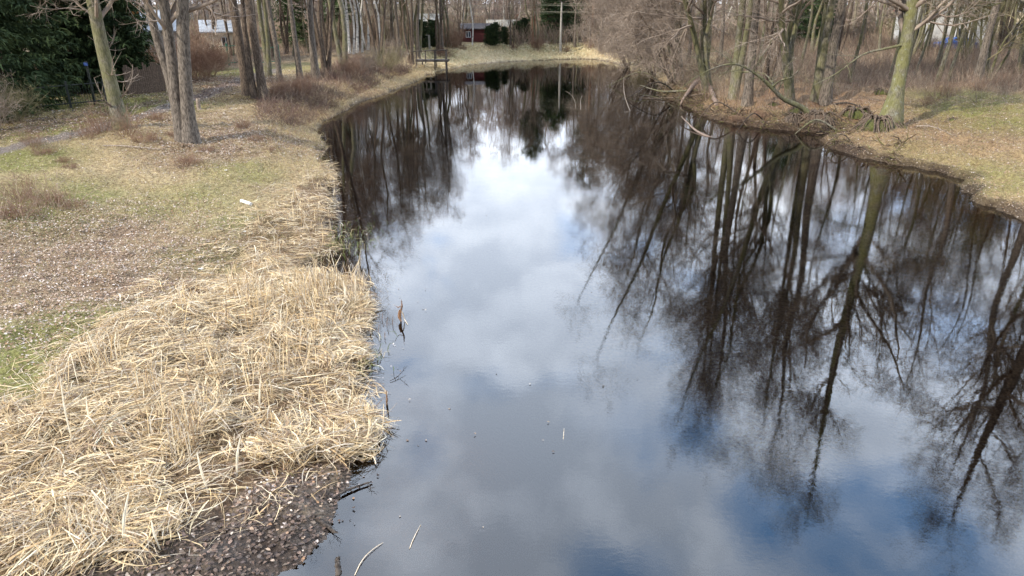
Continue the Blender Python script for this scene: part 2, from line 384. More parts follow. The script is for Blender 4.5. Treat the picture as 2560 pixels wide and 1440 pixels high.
mat('moss', b_bark((.045, .045, .022), (.11, .105, .045), (.075, .085, .022)))
def b_birch(t, out):
    P = ocoord(t); mp = t.nodes.new('ShaderNodeMapping'); mp.inputs['Scale'].default_value = (2, 2, 9); L(t, P, mp.inputs[0])
    n = noise(t, mp.outputs[0], 1.6, 4, .6).outputs[0]
    principled(t, out, mixc(t, mrange(t, n, .56, .62), (.68, .65, .6), (.06, .05, .045)), .8, .3)
mat('bark_birch', b_birch)
def b_col(rough=.85, spec=.25, tr=.0, vs=30):
    def f(t, out):
        a = t.nodes.new('ShaderNodeVertexColor'); a.layer_name = 'col'
        n = noise(t, gcoord(t), vs, 2, .5).outputs[0]
        c = mixc(t, mrange(t, n, .3, .7), mixc(t, 1., a.outputs[0], (.78, .76, .74), 'MULTIPLY'), mixc(t, 1., a.outputs[0], (1.15, 1.15, 1.15), 'MULTIPLY'))
        p = principled(t, out, c, rough, spec)
        if tr:
            tl = t.nodes.new('ShaderNodeBsdfTranslucent'); L(t, c, tl.inputs[0]); mx = t.nodes.new('ShaderNodeMixShader'); mx.inputs[0].default_value = tr
            L(t, p.outputs[0], mx.inputs[1]); L(t, tl.outputs[0], mx.inputs[2]); L(t, mx.outputs[0], out.inputs[0])
    return f
mat('straw', b_col(.7, .3, .25)); mat('leaf', b_col(.8, .3, .1)); mat('blade', b_col(.8, .2, .25)); mat('stem', b_col(.9, .2))
def b_twig(a, b):
    def f(t, out):
        oi = t.nodes.new('ShaderNodeObjectInfo'); n = noise(t, ocoord(t), .9, 3, .6).outputs[0]
        c = mixc(t, mrange(t, n, .35, .65), a, b)
        c = mixc(t, math_(t, 'MULTIPLY', oi.outputs['Random'], .35), c, mixc(t, 1., c, (.62, .66, .7), 'MULTIPLY'))
        principled(t, out, c, .9, .2)
    return f
mat('twig_grey', b_twig((.23, .175, .135), (.38, .305, .24)))
mat('twig_red', b_twig((.22, .125, .085), (.33, .22, .15)))
mat('twig_olive', b_twig((.17, .15, .075), (.28, .24, .13)))
mat('needle_dark', b_twig((.024, .042, .018), (.065, .092, .033)))
mat('needle_green', b_twig((.035, .065, .025), (.09, .125, .05)))

# ------------------------------------------------------------------ tube and ribbon meshes
def nrm(v): return v/np.maximum(np.linalg.norm(v, axis=-1, keepdims=True), 1e-9)
def tubes(P, R, k=4):
    """P (N,n,3), R (N,n) -> verts, quads"""
    P = np.asarray(P, float); R = np.asarray(R, float); Nn, n, _ = P.shape
    T = np.empty_like(P); T[:, 1:-1] = P[:, 2:]-P[:, :-2]; T[:, 0] = P[:, 1]-P[:, 0]; T[:, -1] = P[:, -1]-P[:, -2]; T = nrm(T)
    ref = np.where(np.abs(T[:, :1, 2:3]) > .8, np.array([1., 0, 0]), np.array([0, 0, 1.])); ref = np.broadcast_to(ref, T.shape)
    U = nrm(np.cross(T, ref)); Wv = np.cross(T, U)
    a = np.arange(k)*2*math.pi/k
    V = P[:, :, None]+R[:, :, None, None]*(np.cos(a)[:, None]*U[:, :, None]+np.sin(a)[:, None]*Wv[:, :, None])
    idx = np.arange(Nn*n*k).reshape(Nn, n, k); nx = np.roll(idx, -1, 2)
    Fq = np.stack([idx[:, :-1], nx[:, :-1], nx[:, 1:], idx[:, 1:]], -1).reshape(-1, 4)
    return V.reshape(-1, 3), Fq
def ribbons(P, Wd, side=None):
    """P (N,n,3), Wd (N,n) half widths"""
    P = np.asarray(P, float); Nn, n, _ = P.shape
    T = nrm(P[:, -1]-P[:, 0]+1e-6)
    if side is None: side = rng.normal(size=(Nn, 3))
    S_ = nrm(np.cross(T, side))[:, None]
    V = np.stack([P-S_*Wd[..., None], P+S_*Wd[..., None]], 2)
    idx = np.arange(Nn*n*2).reshape(Nn, n, 2)
    Fq = np.stack([idx[:, :-1, 0], idx[:, :-1, 1], idx[:, 1:, 1], idx[:, 1:, 0]], -1).reshape(-1, 4)
    return V.reshape(-1, 3), Fq
class Bag:
    def __init__(s): s.V = []; s.F = []; s.n = 0; s.c = []
    def add(s, V, Fq, col=None):
        s.V.append(V); s.F.append(Fq+s.n); s.n += len(V)
        if col is not None: s.c.append(col)
    def obj(s, name, m, parent=None, smooth=True):
        return mesh_obj(name, np.vstack(s.V), [f for f in s.F], m, parent, np.vstack(s.c) if s.c else None, smooth)
def rot_about(v, axis, ang):
    axis = nrm(axis); c = np.cos(ang)[..., None]; s = np.sin(ang)[..., None]
    return v*c+np.cross(axis, v)*s+axis*(axis*v).sum(-1, keepdims=True)*(1-c)
def grow(P, R, c, t0, t1, ang, length, n, r, up=.1, wig=.15, r_=None, rmin=.004, taper=.25, rg=None):
    """c children on each of the N parent branches"""
    g = rg or rng; Nn, m, _ = P.shape
    t = g.random((Nn, c))*(t1-t0)+t0; t = t.ravel(); pi = np.repeat(np.arange(Nn), c)
    q = t*(m-1); i0 = np.minimum(q.astype(int), m-2); fr = (q-i0)[:, None]
    B = P[pi, i0]*(1-fr)+P[pi, i0+1]*fr; T = nrm(P[pi, i0+1]-P[pi, i0]); Rb = R[pi, i0]*(1-fr[:, 0])+R[pi, i0+1]*fr[:, 0]
    rnd = g.normal(size=T.shape); ax = nrm(np.cross(T, rnd))
    a = np.radians(ang+g.normal(size=len(t))*ang*.25)
    d = rot_about(T, ax, a)
    Ln = length*(1-.55*(t-t0)/(max(t1-t0, .01)))*(.6+.8*g.random(len(t)))
    Q = np.empty((len(t), n, 3)); Q[:, 0] = B; stp = (Ln/(n-1))[:, None]
    for k in range(1, n):
        d = nrm(d+np.array([0, 0, up])+g.normal(size=d.shape)*wig); Q[:, k] = Q[:, k-1]+d*stp
    r0 = np.minimum(Rb*r, Ln*.022+.003); r0 = np.maximum(r0, rmin)
    RR_ = r0[:, None]*np.linspace(1, taper, n)[None]; RR_ = np.maximum(RR_, rmin*.6)
    return Q, RR_
def stem(pts, radii, n=16, wob=.0, rg=None):
    """smooth curve through control points -> (1,n,3),(1,n)"""
    pts = np.asarray(pts, float); t = np.linspace(0, 1, len(pts)); u = np.linspace(0, 1, n)
    # catmull-rom
    out = np.empty((n, 3)); m = len(pts)
    for k, v in enumerate(u):
        s = v*(m-1); i1 = min(int(s), m-2); f = s-i1; p0 = pts[max(i1-1, 0)]; p1 = pts[i1]; p2 = pts[i1+1]; p3 = pts[min(i1+2, m-1)]
        out[k] = .5*((2*p1)+(-p0+p2)*f+(2*p0-5*p1+4*p2-p3)*f*f+(-p0+3*p1-3*p2+p3)*f**3)
    g = rg or rng
    if wob: out[1:-1] += g.normal(size=(n-2, 3))*wob
    return out[None], np.interp(u, np.linspace(0, 1, len(radii)), radii)[None]
def flare(R, n=3, k=1.5):
    R = R.copy(); R[:, 0] *= k; R[:, 1] *= 1+(k-1)*.25; return R
def bare_crown(bag, P, R, g, lim=(22, .35, .97, 48, 5.5), sub=(9, 55, 2.6), tw=(8, 50, 1.2), fine=(5, 45, .55), up=.12, twr=.006, low=0):
    """limbs, branches, twigs on the stems P"""
    c, t0, t1, an, ln = lim
    A, RA = grow(P, R, c, t0, t1, an, ln, 8, .5, up, .13, rg=g, rmin=.014)
    bag.add(*tubes(A, RA, 5))
    B, RB = grow(A, RA, sub[0], .15, 1, sub[1], sub[2], 6, .55, up*.8, .17, rg=g, rmin=.009); bag.add(*tubes(B, RB, 4))
    D_, RD = grow(B, RB, tw[0], .1, 1, tw[1], tw[2], 4, .6, up*.5, .2, rg=g, rmin=twr); bag.add(*tubes(D_, RD, 3))
    if fine[0]:
        E, RE = grow(D_, RD, fine[0], .1, 1, fine[1], fine[2], 3, .8, .05, .2, rg=g, rmin=twr*.8); bag.add(*ribbons(E, RE*1.0))
    if low:  # thin shoots low on the trunk
        A, RA = grow(P, R, low, .04, .4, 70, 2.0, 6, .3, .22, .16, rg=g, rmin=.007); bag.add(*tubes(A, RA, 3))
        B, RB = grow(A, RA, 7, .1, 1, 45, .9, 4, .6, .15, .18, rg=g, rmin=.005); bag.add(*tubes(B, RB, 3))
def tree_stems(h, r, nst, g, lean=(0, 0), spread=.12, crook=.25, n=14):
    Ps, Rs = [], []
    for s in range(nst):
        a = g.random()*6.28; sp = spread*(s > 0)+.0; hh = h*(1-.12*s*g.random())
        lx = lean[0]+math.cos(a)*sp; ly = lean[1]+math.sin(a)*sp
        pts = [(0, 0, -.3)]; 
        for k in range(1, 6):
            f = k/5; pts.append((lx*hh*f**1.1+g.normal()*crook*(f > .1), ly*hh*f**1.1+g.normal()*crook*(f > .1), hh*f))
        off = np.array([math.cos(a)*r*.8, math.sin(a)*r*.8, 0])*(s > 0); pts = np.array(pts)+off
        q, w = stem(pts, [r, r*.82, r*.66, r*.5, r*.3, r*.06], n, 0, g); Ps.append(q[0]); Rs.append(w[0]*(1-.15*(s > 0)))
    return np.array(Ps), np.array(Rs)
def make_tree(name, seed, h=20, r=.22, nst=1, lean=(0, 0), bark='bark_grey', twig='twig_grey', spread=.1, crown={}, loc=(0, 0, 0), stems=None, flr=1.6, ts=9, crook=.22):
    g = np.random.default_rng(seed); root = empty(name, loc)
    P, R = stems if stems is not None else tree_stems(h, r, nst, g, lean, spread, crook)
    R = flare(R, 3, flr)
    b = Bag(); V_, F_ = tubes(P, R, ts); b.add(V_, F_); b.obj('trunk', MS[bark], root)
    c = Bag(); bare_crown(c, P, R, g, **crown); c.obj('crown', MS[twig], root)
    return root

# ------------------------------------------------------------------ hero trees of the left bank
def place(root, px, py, rz=None, sc=1., dz=-.05):
    p = at(px, py); root.location = (p[0], p[1], p[2]+dz)
    if rz is not None: root.rotation_euler = (0, 0, rz)
    root.scale = (sc, sc, sc); return p
def stems_px(base, tops, rad, n=16, wob=.05, g=None, extra=6):
    """stems whose axes pass above the base; tops = list of (list of (dx, dz) offsets in metres sideways/up, dy, radius factor)"""
    Ps, Rs = [], []
    for pts, rs in tops:
        q, w = stem([(a[0], a[1], a[2]) for a in pts], rs, n, 0, g); Ps.append(q[0]); Rs.append(w[0])
    return np.array(Ps), np.array(Rs)
g = np.random.default_rng(3)
# leaning tree with epicormic shoots
st = stems_px(0, [([(0, 0, -.3), (-.08, 0, 1.6), (-.2, .1, 4), (-.2, .2, 7), (0, .3, 11), (.4, .2, 17)], [.44, .30, .27, .24, .19, .03])], 1)
t = make_tree('alder_tree', 31, 17, .35, stems=st, bark='bark_moss', twig='twig_grey', flr=1.25, ts=14, crown=dict(lim=(20, .42, .97, 55, 4.8), low=9))
place(t, 306, 322); tag(t, 'leaning grey trunk with thin pale side shoots beside the dirt track', 'tree', 'trees on the left bank')
# pair of big stems with a third behind
st = stems_px(0, [([(0, 0, -.3), (.12, 0, 1.8), (.5, .0, 5), (.95, .1, 8), (1.3, .3, 13), (1.3, .2, 19)], [.42, .27, .25, .22, .17, .03]),
                  ([(-.38, .1, -.3), (-.36, .1, 1.8), (-.3, .2, 4), (-.3, .3, 7), (-.9, .5, 12), (-1.5, .6, 17)], [.38, .25, .22, .20, .15, .03]),
                  ([(-.48, .2, 1.2), (-.62, .3, 2.8), (-.9, .4, 4.6), (-1.2, .5, 7), (-2.0, .6, 11), (-2.8, .6, 15)], [.20, .19, .17, .15, .11, .03])], 1)
t = make_tree('alder_tree', 32, 19, .4, stems=st, bark='bark_grey', twig='twig_grey', flr=1.3, ts=16, crown=dict(lim=(18, .45, .97, 50, 5.2)))
place(t, 478, 356); tag(t, 'big grey tree of three stems rising from one foot on the grassy left bank', 'tree', 'trees on the left bank')
st = stems_px(0, [([(.1, 0, -.3), (.08, 0, 1.8), (.0, .0, 5), (-.1, .1, 8), (.3, .3, 12), (.6, .2, 17)], [.38, .25, .22, .19, .13, .03]),
                  ([(-1.05, .5, -.3), (-1.1, .6, 1.8), (-1.2, .6, 5), (-1.3, .7, 8), (-1.9, .9, 12), (-2.4, .9, 17)], [.40, .29, .26, .22, .15, .03]),
                  ([(-.42, -.1, -.3), (-.45, -.1, 1.8), (-.5, 0, 4), (-.4, .1, 7), (-.5, .3, 11), (-.6, .3, 15)], [.24, .17, .14, .12, .09, .02])], 1)
t = make_tree('alder_tree', 33, 17, .3, stems=st, bark='bark_brown', twig='twig_grey', flr=1.3, ts=14, crown=dict(lim=(16, .46, .97, 55, 5.2), up=.1))
place(t, 655, 248); tag(t, 'clump of three brown trunks standing in reddish litter at the top of the steep bank', 'tree', 'trees on the left bank')

# ------------------------------------------------------------------ library of bare trees, copied over the banks
LIB = {}
def lib(k, **kw):
    LIB[k] = [make_tree('bare_tree', **kw), False]
CR = dict(lim=(22, .34, .97, 48, 5.0), sub=(9, 55, 2.4), tw=(8, 50, 1.15), fine=(5, 45, .5), twr=.0052)
lib('a', seed=41, h=20, r=.24, nst=1, bark='bark_grey', twig='twig_grey', crown=CR)
lib('b', seed=42, h=19, r=.22, nst=2, spread=.10, bark='bark_moss', twig='twig_grey', crown=dict(CR, lim=(16, .35, .97, 50, 4.6)))
lib('c', seed=43, h=18, r=.17, nst=3, spread=.16, bark='bark_brown', twig='twig_grey', crown=dict(CR, lim=(11, .35, .97, 50, 4.2)))
lib('pole', seed=44, h=16, r=.11, nst=1, bark='bark_moss', twig='twig_grey', crook=.35, crown=dict(lim=(15, .3, .97, 45, 3.0), sub=(7, 50, 1.4), tw=(6, 50, .8), fine=(2, 45, .4)))
lib('thicket', seed=45, h=13, r=.10, nst=6, spread=.2, bark='bark_moss', twig='twig_olive', crook=.4, crown=dict(lim=(8, .12, .97, 45, 2.8), sub=(7, 50, 1.5), tw=(7, 50, .8), fine=(3, 45, .4), twr=.007))
lib('lean', seed=46, h=15, r=.17, nst=3, lean=(-.42, -.12), spread=.22, bark='bark_moss', twig='twig_grey', crook=.3, crown=dict(CR, lim=(13, .15, .97, 50, 4.2), up=.02))
lib('low', seed=47, h=8, r=.10, nst=5, lean=(-.35, -.1), spread=.4, bark='bark_brown', twig='twig_grey', crook=.4, crown=dict(lim=(10, .12, .97, 50, 3.2), sub=(8, 55, 1.6), tw=(8, 55, .9), fine=(5, 45, .45), up=.0))
lib('birch', seed=48, h=16, r=.11, nst=1, bark='bark_birch', twig='twig_red', crown=dict(lim=(18, .4, .97, 40, 2.4), sub=(7, 50, 1.3), tw=(7, 50, .8), fine=(3, 45, .5)))
def put(k, px, py, sc=1., rz=0., label='', cat='tree', group=None, name=None, dist=None):
    e = LIB[k]; root = e[0] if not e[1] else copy_tree(e[0]); e[1] = True
    place(root, px, py, rz, sc)
    root['label'] = label; root['category'] = cat
    if group: root['group'] = group
    elif 'group' in root: del root['group']
    if name: root.name = name
    return root
G_L = 'trees on the left bank'; G_R = 'trees on the right bank'; G_F = 'trees behind the far bank'; G_S = 'slender trees in the right wood'
left = [('a', 700, 205, .80, .3, 'straight trunk just behind the brown trunk clump on the left bank'),
        ('b', 672, 190, .95, 1.2, 'greenish twin trunk by the track bend on the left bank'),
        ('a', 752, 205, .9, 2.1, 'grey trunk next to the split pale stem on the left bank'),
        ('a', 790, 200, 1.15, 3.6, 'dark straight trunk on the bank edge, its reflection a long dark bar'),
        ('c', 815, 182, 1.2, 4.5, 'brown clump of thin trunks above the bramble slope'),
        ('b', 862, 168, 1.1, 5.2, 'twin trunk above the dark bramble slope of the left bank'),
        ('c', 948, 162, 1.0, .9, 'forked tree standing on the brushy hump of the left bank'),
        ('a', 1000, 150, .8, 1.9, 'bare tree between the brushy hump and the jetty'),
        ('c', 1030, 160, .9, 2.8, 'reddish brown trunks right beside the wooden jetty'),
        ('a', 1046, 146, .8, 4.0, 'tall bare tree behind the landward end of the jetty'),
        ('c', 1096, 134, .8, 5.1, 'dark bushy tree rising behind the jetty rail')]
for k, px, py, sc, rz, lb in left: put(k, px, py, sc, rz, lb, group=G_L)
right = [('lean', 1772, 232, 1.35, .1, 'tree leaning far out over the water above the driftwood'),
         ('lean', 1700, 205, 1.25, -.2, 'slanting stems reaching over the pond behind the driftwood'),
         ('low', 1690, 212, 1.2, .2, 'low spreading willow with its twigs touching the water'),
         ('low', 1640, 190, 1.3, -.3, 'low bush tree hanging over the far right shore'),
         ('lean', 1650, 180, .9, .3, 'mossy stems leaning left near the narrow far end of the right bank'),
         ('low', 1575, 168, 1.3, .1, 'spreading low tree at the point where right bank meets far bank'),
         ('b', 1832, 248, 1.2, .6, 'twin trunk behind the small mounds of the right bank'),
         ('a', 1868, 262, 1.15, 1.4, 'straight trunk standing behind the mossy bent bough'),
         ('c', 1915, 215, .95, 3.9, 'three brown trunks in the brush behind the bent bough'),
         ('lean', 1980, 262, 1.3, .35, 'tall tree bending left from behind the root mass'),
         ('a', 2062, 262, 1.3, 2.6, 'thick upright trunk left of the mossy leaning tree'),
         ('b', 2040, 250, 1.25, 3.4, 'pair of upright trunks behind the dark inlet'),
         ('pole', 2120, 205, 1.2, 3.9, 'single thin trunk midway between inlet and white house'),
         ('b', 1760, 190, .85, 4.4, 'greenish twin trunk deep in the brush of the right bank'),
         ('a', 1720, 160, .8, 5.0, 'grey trunk far back in the brush of the right bank')]
for k, px, py, sc, rz, lb in right: put(k, px, py, sc, rz, lb, group=G_R)
gg = np.random.default_rng(12)
k_ = 0
for px in np.arange(2190, 2760, 13):
    py = gg.uniform(112, 205); kk = ['pole', 'pole', 'thicket', 'pole', 'c'][k_ % 5] if px > 2260 else 'pole'
    if kk == 'c': py = gg.uniform(110, 140)
    if 2290 < px < 2400 and kk != 'pole': kk = 'pole'
    put(kk, px+gg.uniform(-10, 10), py, gg.uniform(.85, 1.3), gg.uniform(0, 6.28), 'slender bare mossy tree among many in the wood on the right', group=G_S); k_ += 1
for px, py, k, sc in [(1620, 140, 'a', .8), (1680, 135, 'c', .85), (1740, 130, 'b', .8), (1800, 150, 'a', .8), (1850, 135, 'c', .8), (1900, 160, 'pole', 1.1), (1950, 140, 'a', .8), (2000, 165, 'pole', 1.2), (2030, 140, 'b', .8), (2090, 150, 'c', .9), (2150, 130, 'a', .8), (1560, 135, 'c', .8), (1500, 125, 'a', .8)]:
    put(k, px, py, sc, gg.uniform(0, 6.28), 'bare tree standing back in the brown brush of the right wood', group='trees back in the right wood')
far = [('birch', 1180, 114, .78, 'slim white birch in front of the dark red shed'),
       ('a', 1276, 112, .6, 'tall grey tree right of the shed roof on the far bank'), ('c', 1283, 122, .5, 'clump of thin stems on the edge of the far bank'),
       ('b', 1342, 120, .6, 'twin trunk with a dark bushy foot on the far bank'), ('a', 1437, 116, .58, 'pale trunk right of the grey utility pole'),
       ('pole', 1446, 118, .75, 'thin pale trunk leaning beside another right of the utility pole'), ('a', 1475, 118, .6, 'grey tree at the right end of the far bank'),
       ('c', 1150, 112, .55, 'brown bushy tree left of the dark red shed')]
for k, px, py, sc, lb in far: put(k, px, py, sc, gg.uniform(0, 6.28), lb, group=G_F)
for px in (866, 874, 884, 892, 905, 914, 919, 945):
    put('birch', px, 128+gg.uniform(-8, 8), gg.uniform(.9, 1.2), gg.uniform(0, 6.28), 'white birch trunk in the row behind the brushy left hump', group='birches behind the left bank')
for px in (545, 560, 580, 600, 622, 640, 665, 690, 712, 730, 750, 770, 795, 820, 835, 850, 900, 920, 935, 960, 975, 1010, 1022, 1050, 1085, 1110, 1125):
    put(['a', 'b', 'c', 'pole'][int(gg.integers(4))], px+gg.uniform(-8, 8), gg.uniform(112, 140), gg.uniform(.7, .9), gg.uniform(0, 6.28), 'bare tree in the wood beyond the left bank', group='trees in the wood beyond the left bank')

# big mossy tree with root plate
st = stems_px(0, [([(-.05, 0, -.4), (0, 0, .8), (.02, .0, 2.2), (.05, .1, 5.0), (-.1, .2, 8), (-.3, .3, 14), (-.1, .3, 26)], [.78, .58, .34, .30, .27, .2, .03])], 1)
t = make_tree('mossy_tree', 51, 22, .4, stems=(st[0], st[1]), bark='bark_alder', twig='twig_grey', flr=1.1, ts=16, crown=dict(CR, lim=(32, .44, .97, 52, 6.5), tw=(9, 50, 1.15), fine=(7, 45, .5), twr=.0055))
place(t, 2222, 322); tag(t, 'thick mossy green trunk with pale lichen and exposed roots on the right bank', 'tree', G_R)
limb, lr = stem([(.0, .15, 6.2), (.6, .1, 7.0), (1.6, 0, 7.0), (2.3, -.1, 6.4), (3.1, -.1, 6.1), (4.2, 0, 6.2), (5.2, 0, 7)], [.13, .12, .10, .085, .06, .04, .02], 14)
l2, lr2 = stem([(.0, .0, 4.3), (-1.0, -.1, 4.1), (-2.2, -.2, 3.8), (-3.4, -.3, 2.9), (-4.6, -.4, 2.3)], [.08, .06, .05, .03, .012], 14)
l3, lr3 = stem([(3.0, -.1, 6.1), (3.2, -.1, 6.6), (3.15, -.1, 6.9)], [.08, .07, .03], 14)
b = Bag(); P_ = np.concatenate([limb, l2, l3]); R2 = np.concatenate([lr, lr2, lr3]); b.add(*tubes(P_, R2, 8))
A1, RA1 = grow(P_[:2], R2[:2], 12, .3, 1, 50, 1.8, 6, .5, .05, .2, rmin=.008); b.add(*tubes(A1, RA1, 3))
A2, RA2 = grow(A1, RA1, 7, .1, 1, 50, .8, 4, .6, .05, .2, rmin=.005); b.add(*tubes(A2, RA2, 3))
b.obj('limb', MS['bark_moss'], t)
b = Bag(); g = np.random.default_rng(8)
roots = []
for k in range(26):
    a = g.uniform(0, 6.28); L0 = g.uniform(.5, 1.25); r0 = g.uniform(.04, .12)
    q, w = stem([(math.cos(a)*.25, math.sin(a)*.2, g.uniform(.5, 1.3)), (math.cos(a)*(.5+.1*L0), math.sin(a)*.5, g.uniform(.3, .7)), (math.cos(a)*L0*.9, math.sin(a)*L0*.8, g.uniform(-.2, .1)), (math.cos(a)*L0*1.1, math.sin(a)*L0, -.6)], [r0*1.2, r0*.8, r0*.5, r0*.3], 10)
    q[:, 1:-1] += g.normal(size=(1, 8, 3))*.05; b.add(*tubes(q, w, 7))
b.obj('root', MS['bark_alder'], t)

# ------------------------------------------------------------------ spruces and pines
def make_spruce(name, seed, h=15, rad=3.0, twig='needle_dark', first=.4, bark='bark_brown', n=230, dens=16, droop=-.22, prof=0):
    g = np.random.default_rng(seed); root = empty(name, (0, 0, 0))
    P, R = stem([(0, 0, -.3), (.05, 0, h*.5), (0, .05, h)], [.24, .15, .02], 10); b = Bag(); b.add(*tubes(P, R, 8)); b.obj('trunk', MS[bark], root)
    z = first+(h-first)*g.random(n)**1.15; a = g.random(n)*6.28; fz = (z-first)/(h-first); ln = (rad*(1-fz)**.8 if not prof else rad*np.sqrt(np.clip(1-((fz-.42)/.62)**2, .05, 1))*(.55+.5*fbm(a*.8, fz*6, 1., 2)))*(.7+.5*g.random(n))+.25
    nn = 6; u = np.linspace(0, 1, nn)
    B = np.empty((n, nn, 3)); 
    B[..., 0] = np.cos(a)[:, None]*ln[:, None]*u; B[..., 1] = np.sin(a)[:, None]*ln[:, None]*u
    B[..., 2] = z[:, None]+ln[:, None]*(droop*u*1.6+.22*u**3)
    c = Bag(); c.add(*tubes(B, np.broadcast_to(np.linspace(.03, .006, nn), (n, nn)), 3))
    # hanging side sprays
    t = np.tile(np.linspace(.12, 1, dens), n)+g.normal(size=n*dens)*.02; t = np.clip(t, .05, 1); pi = np.repeat(np.arange(n), dens)
    q = t*(nn-1); i0 = np.minimum(q.astype(int), nn-2); fr = (q-i0)[:, None]; base = B[pi, i0]*(1-fr)+B[pi, i0+1]*fr
    tan = nrm(B[pi, i0+1]-B[pi, i0]); side = nrm(np.cross(tan, [0, 0, 1.]))*np.where(g.random(len(t)) < .5, 1, -1)[:, None]
    l = (.22+.55*g.random(len(t)))*np.minimum(1, ln[pi]/1.6)
    d = nrm(side*.7+tan*.6+np.array([0, 0, -.45])+g.normal(size=side.shape)*.15)
    S_ = np.stack([base, base+d*l[:, None]*.5, base+d*l[:, None]*.9+np.array([0, 0, -.25])*l[:, None]], 1)
    c.add(*ribbons(S_, np.broadcast_to([.035, .05, .01], (len(t), 3)), side=g.normal(size=(len(t), 3))*.5+np.array([0, 0, 1])))
    m = 3; base2 = np.repeat(S_[:, 1], m, 0); d2 = nrm(np.repeat(d, m, 0)+g.normal(size=(len(t)*m, 3))*.55+np.array([0, 0, -.35])); l2 = np.repeat(l, m)*.55
    S2 = np.stack([base2-d2*.05, base2+d2*l2[:, None]*.5, base2+d2*l2[:, None]], 1)
    c.add(*ribbons(S2, np.broadcast_to([.02, .03, .008], (len(base2), 3))))
    c.obj('crown', MS[twig], root); return root
LIB['spruce'] = [make_spruce('spruce_tree', 61, 17, 3.4, n=330, dens=20), False]
LIB['yew'] = [make_spruce('evergreen_tree', 62, 8, 2.2, n=260, dens=18, first=.05, droop=-.05, prof=1), False]
LIB['pine'] = [make_spruce('pine_tree', 63, 17, 2.6, twig='needle_green', first=8, bark='bark_pine', n=110, dens=22, droop=.1, prof=1), False]
LIB['gspruce'] = [make_spruce('spruce_tree', 64, 14, 2.8, twig='needle_green', first=.5, n=260, dens=16, prof=1), False]
G_E = 'evergreens behind the garden fence'
for k, px, py, sc, rz, lb in [('spruce', 28, 262, 1.0, 0, 'dark spruce with drooping boughs at the left edge of the garden'), ('spruce', -110, 300, 1.0, 1, 'outermost dark spruce by the left edge'),
        ('spruce', 112, 232, 1.0, 2, 'tall dark spruce behind the iron fence panels'), ('spruce', 205, 226, .95, 3, 'dark spruce between the leaning trunk and the iron fence'),
        ('spruce', 275, 222, .9, 4, 'dark spruce right behind the leaning grey trunk'), ('yew', 318, 224, .85, 1.5, 'dense dark green evergreen left of the brown plank fence'), ('yew', 300, 226, .8, 2.5, 'low dark evergreen behind the blue sign'),
        ('gspruce', 190, 190, 1.1, 5, 'bluish green spruce higher behind the dark ones'), ('gspruce', 60, 185, 1.1, 5.5, 'green spruce deep in the garden'), ('gspruce', 330, 170, 1.0, .7, 'green spruce standing left of the white house'), ('spruce', 240, 175, 1.1, .7, 'dark spruce deep in the garden')]:
    put(k, px, py, sc, rz, lb, group=G_E)
for k, px, py, sc, rz, lb in [('pine', 1331, 112, .72, 0, 'tall pine with a bare orange trunk on the far bank'), ('pine', 1336, 110, .7, 2, 'second orange pine trunk close beside the first on the far bank'),
        ('yew', 1238, 113, .36, 0, 'dark green shrub tree under the grey shed roof'), ('yew', 1222, 112, .3, 1, 'dark evergreen right of the red shed'), ('yew', 1262, 110, .28, 2, 'yellowish evergreen below the pale roof corner'),
        ('yew', 1312, 106, .4, 3, 'small dark fir left of the orange pines'), ('yew', 1293, 106, .35, 1.2, 'small fir between shed and pines'), ('gspruce', 1370, 104, .55, 1, 'green conifer left of the grey utility pole'), ('gspruce', 1418, 104, .55, 2, 'dark conifer right of the grey utility pole'),
        ('gspruce', 1390, 100, .7, 3, 'green conifer behind the grey utility pole'), ('gspruce', 1450, 100, .5, 4, 'dark conifer behind the right end of the far bank'), ('yew', 1058, 118, .4, 3, 'dark shrub behind the hand pump'), ('yew', 1082, 116, .4, 4, 'dark shrub right behind the pump post'),
        ('pine', 1010, 105, 1., 1, 'pine far behind the jetty'), ('pine', 840, 112, .9, 2, 'pine beyond the birch row'), ('gspruce', 740, 118, .8, 2, 'green conifer beyond the left track'), ('gspruce', 1990, 118, 1.0, 2, 'green conifer standing back in the right wood'), ('gspruce', 2045, 112, .9, 1, 'second green conifer back in the right wood'), ('pine', 1480, 102, 1., 4, 'pine behind the right end of the far bank'), ('gspruce', 850, 100, .9, 4, 'green conifer behind the birches')]:
    put(k, px, py, sc, rz, lb, group='evergreens beyond the pond')

# ------------------------------------------------------------------ shrubs
def make_bush(name, seed, h=1.2, w=.9, n=60, twig='twig_red', up=.12, r=.008, sub=6, fine=5, splay=.6):
    g = np.random.default_rng(seed); a = g.random(n)*6.28; rr_ = g.random(n)**.5*w*.35
    base = np.stack([np.cos(a)*rr_, np.sin(a)*rr_, np.full(n, -.05)], 1); d = nrm(np.stack([np.cos(a)*splay*g.random(n), np.sin(a)*splay*g.random(n), np.ones(n)], 1)+g.normal(size=(n, 3))*.15)
    nn = 5; Q = np.empty((n, nn, 3)); Q[:, 0] = base; ln = h*(.5+.6*g.random(n))/(nn-1)
    for k in range(1, nn):
        d = nrm(d+g.normal(size=d.shape)*.14+np.array([0, 0, up*.3])); Q[:, k] = Q[:, k-1]+d*ln[:, None]
    R = np.broadcast_to(np.linspace(r, r*.4, nn), (n, nn)); b = Bag(); b.add(*tubes(Q, R, 3))
    B, RB = grow(Q, R, sub, .2, 1, 50, h*.4, 4, .7, up, .2, rg=g, rmin=r*.45); b.add(*ribbons(B, RB))
    if fine:
        E, RE = grow(B, RB, fine, .1, 1, 50, h*.18, 3, .8, .05, .2, rg=g, rmin=r*.4); b.add(*ribbons(E, RE))
    return b.obj(name, MS[twig])
LIB['bush'] = [make_bush('shrub', 71, 1.35, 1.1, 46, sub=5, fine=3, splay=.9), False]; LIB['mound'] = [make_bush('shrub', 72, .6, 1.0, 90, splay=1.5, up=0, r=.007, sub=5, fine=2), False]
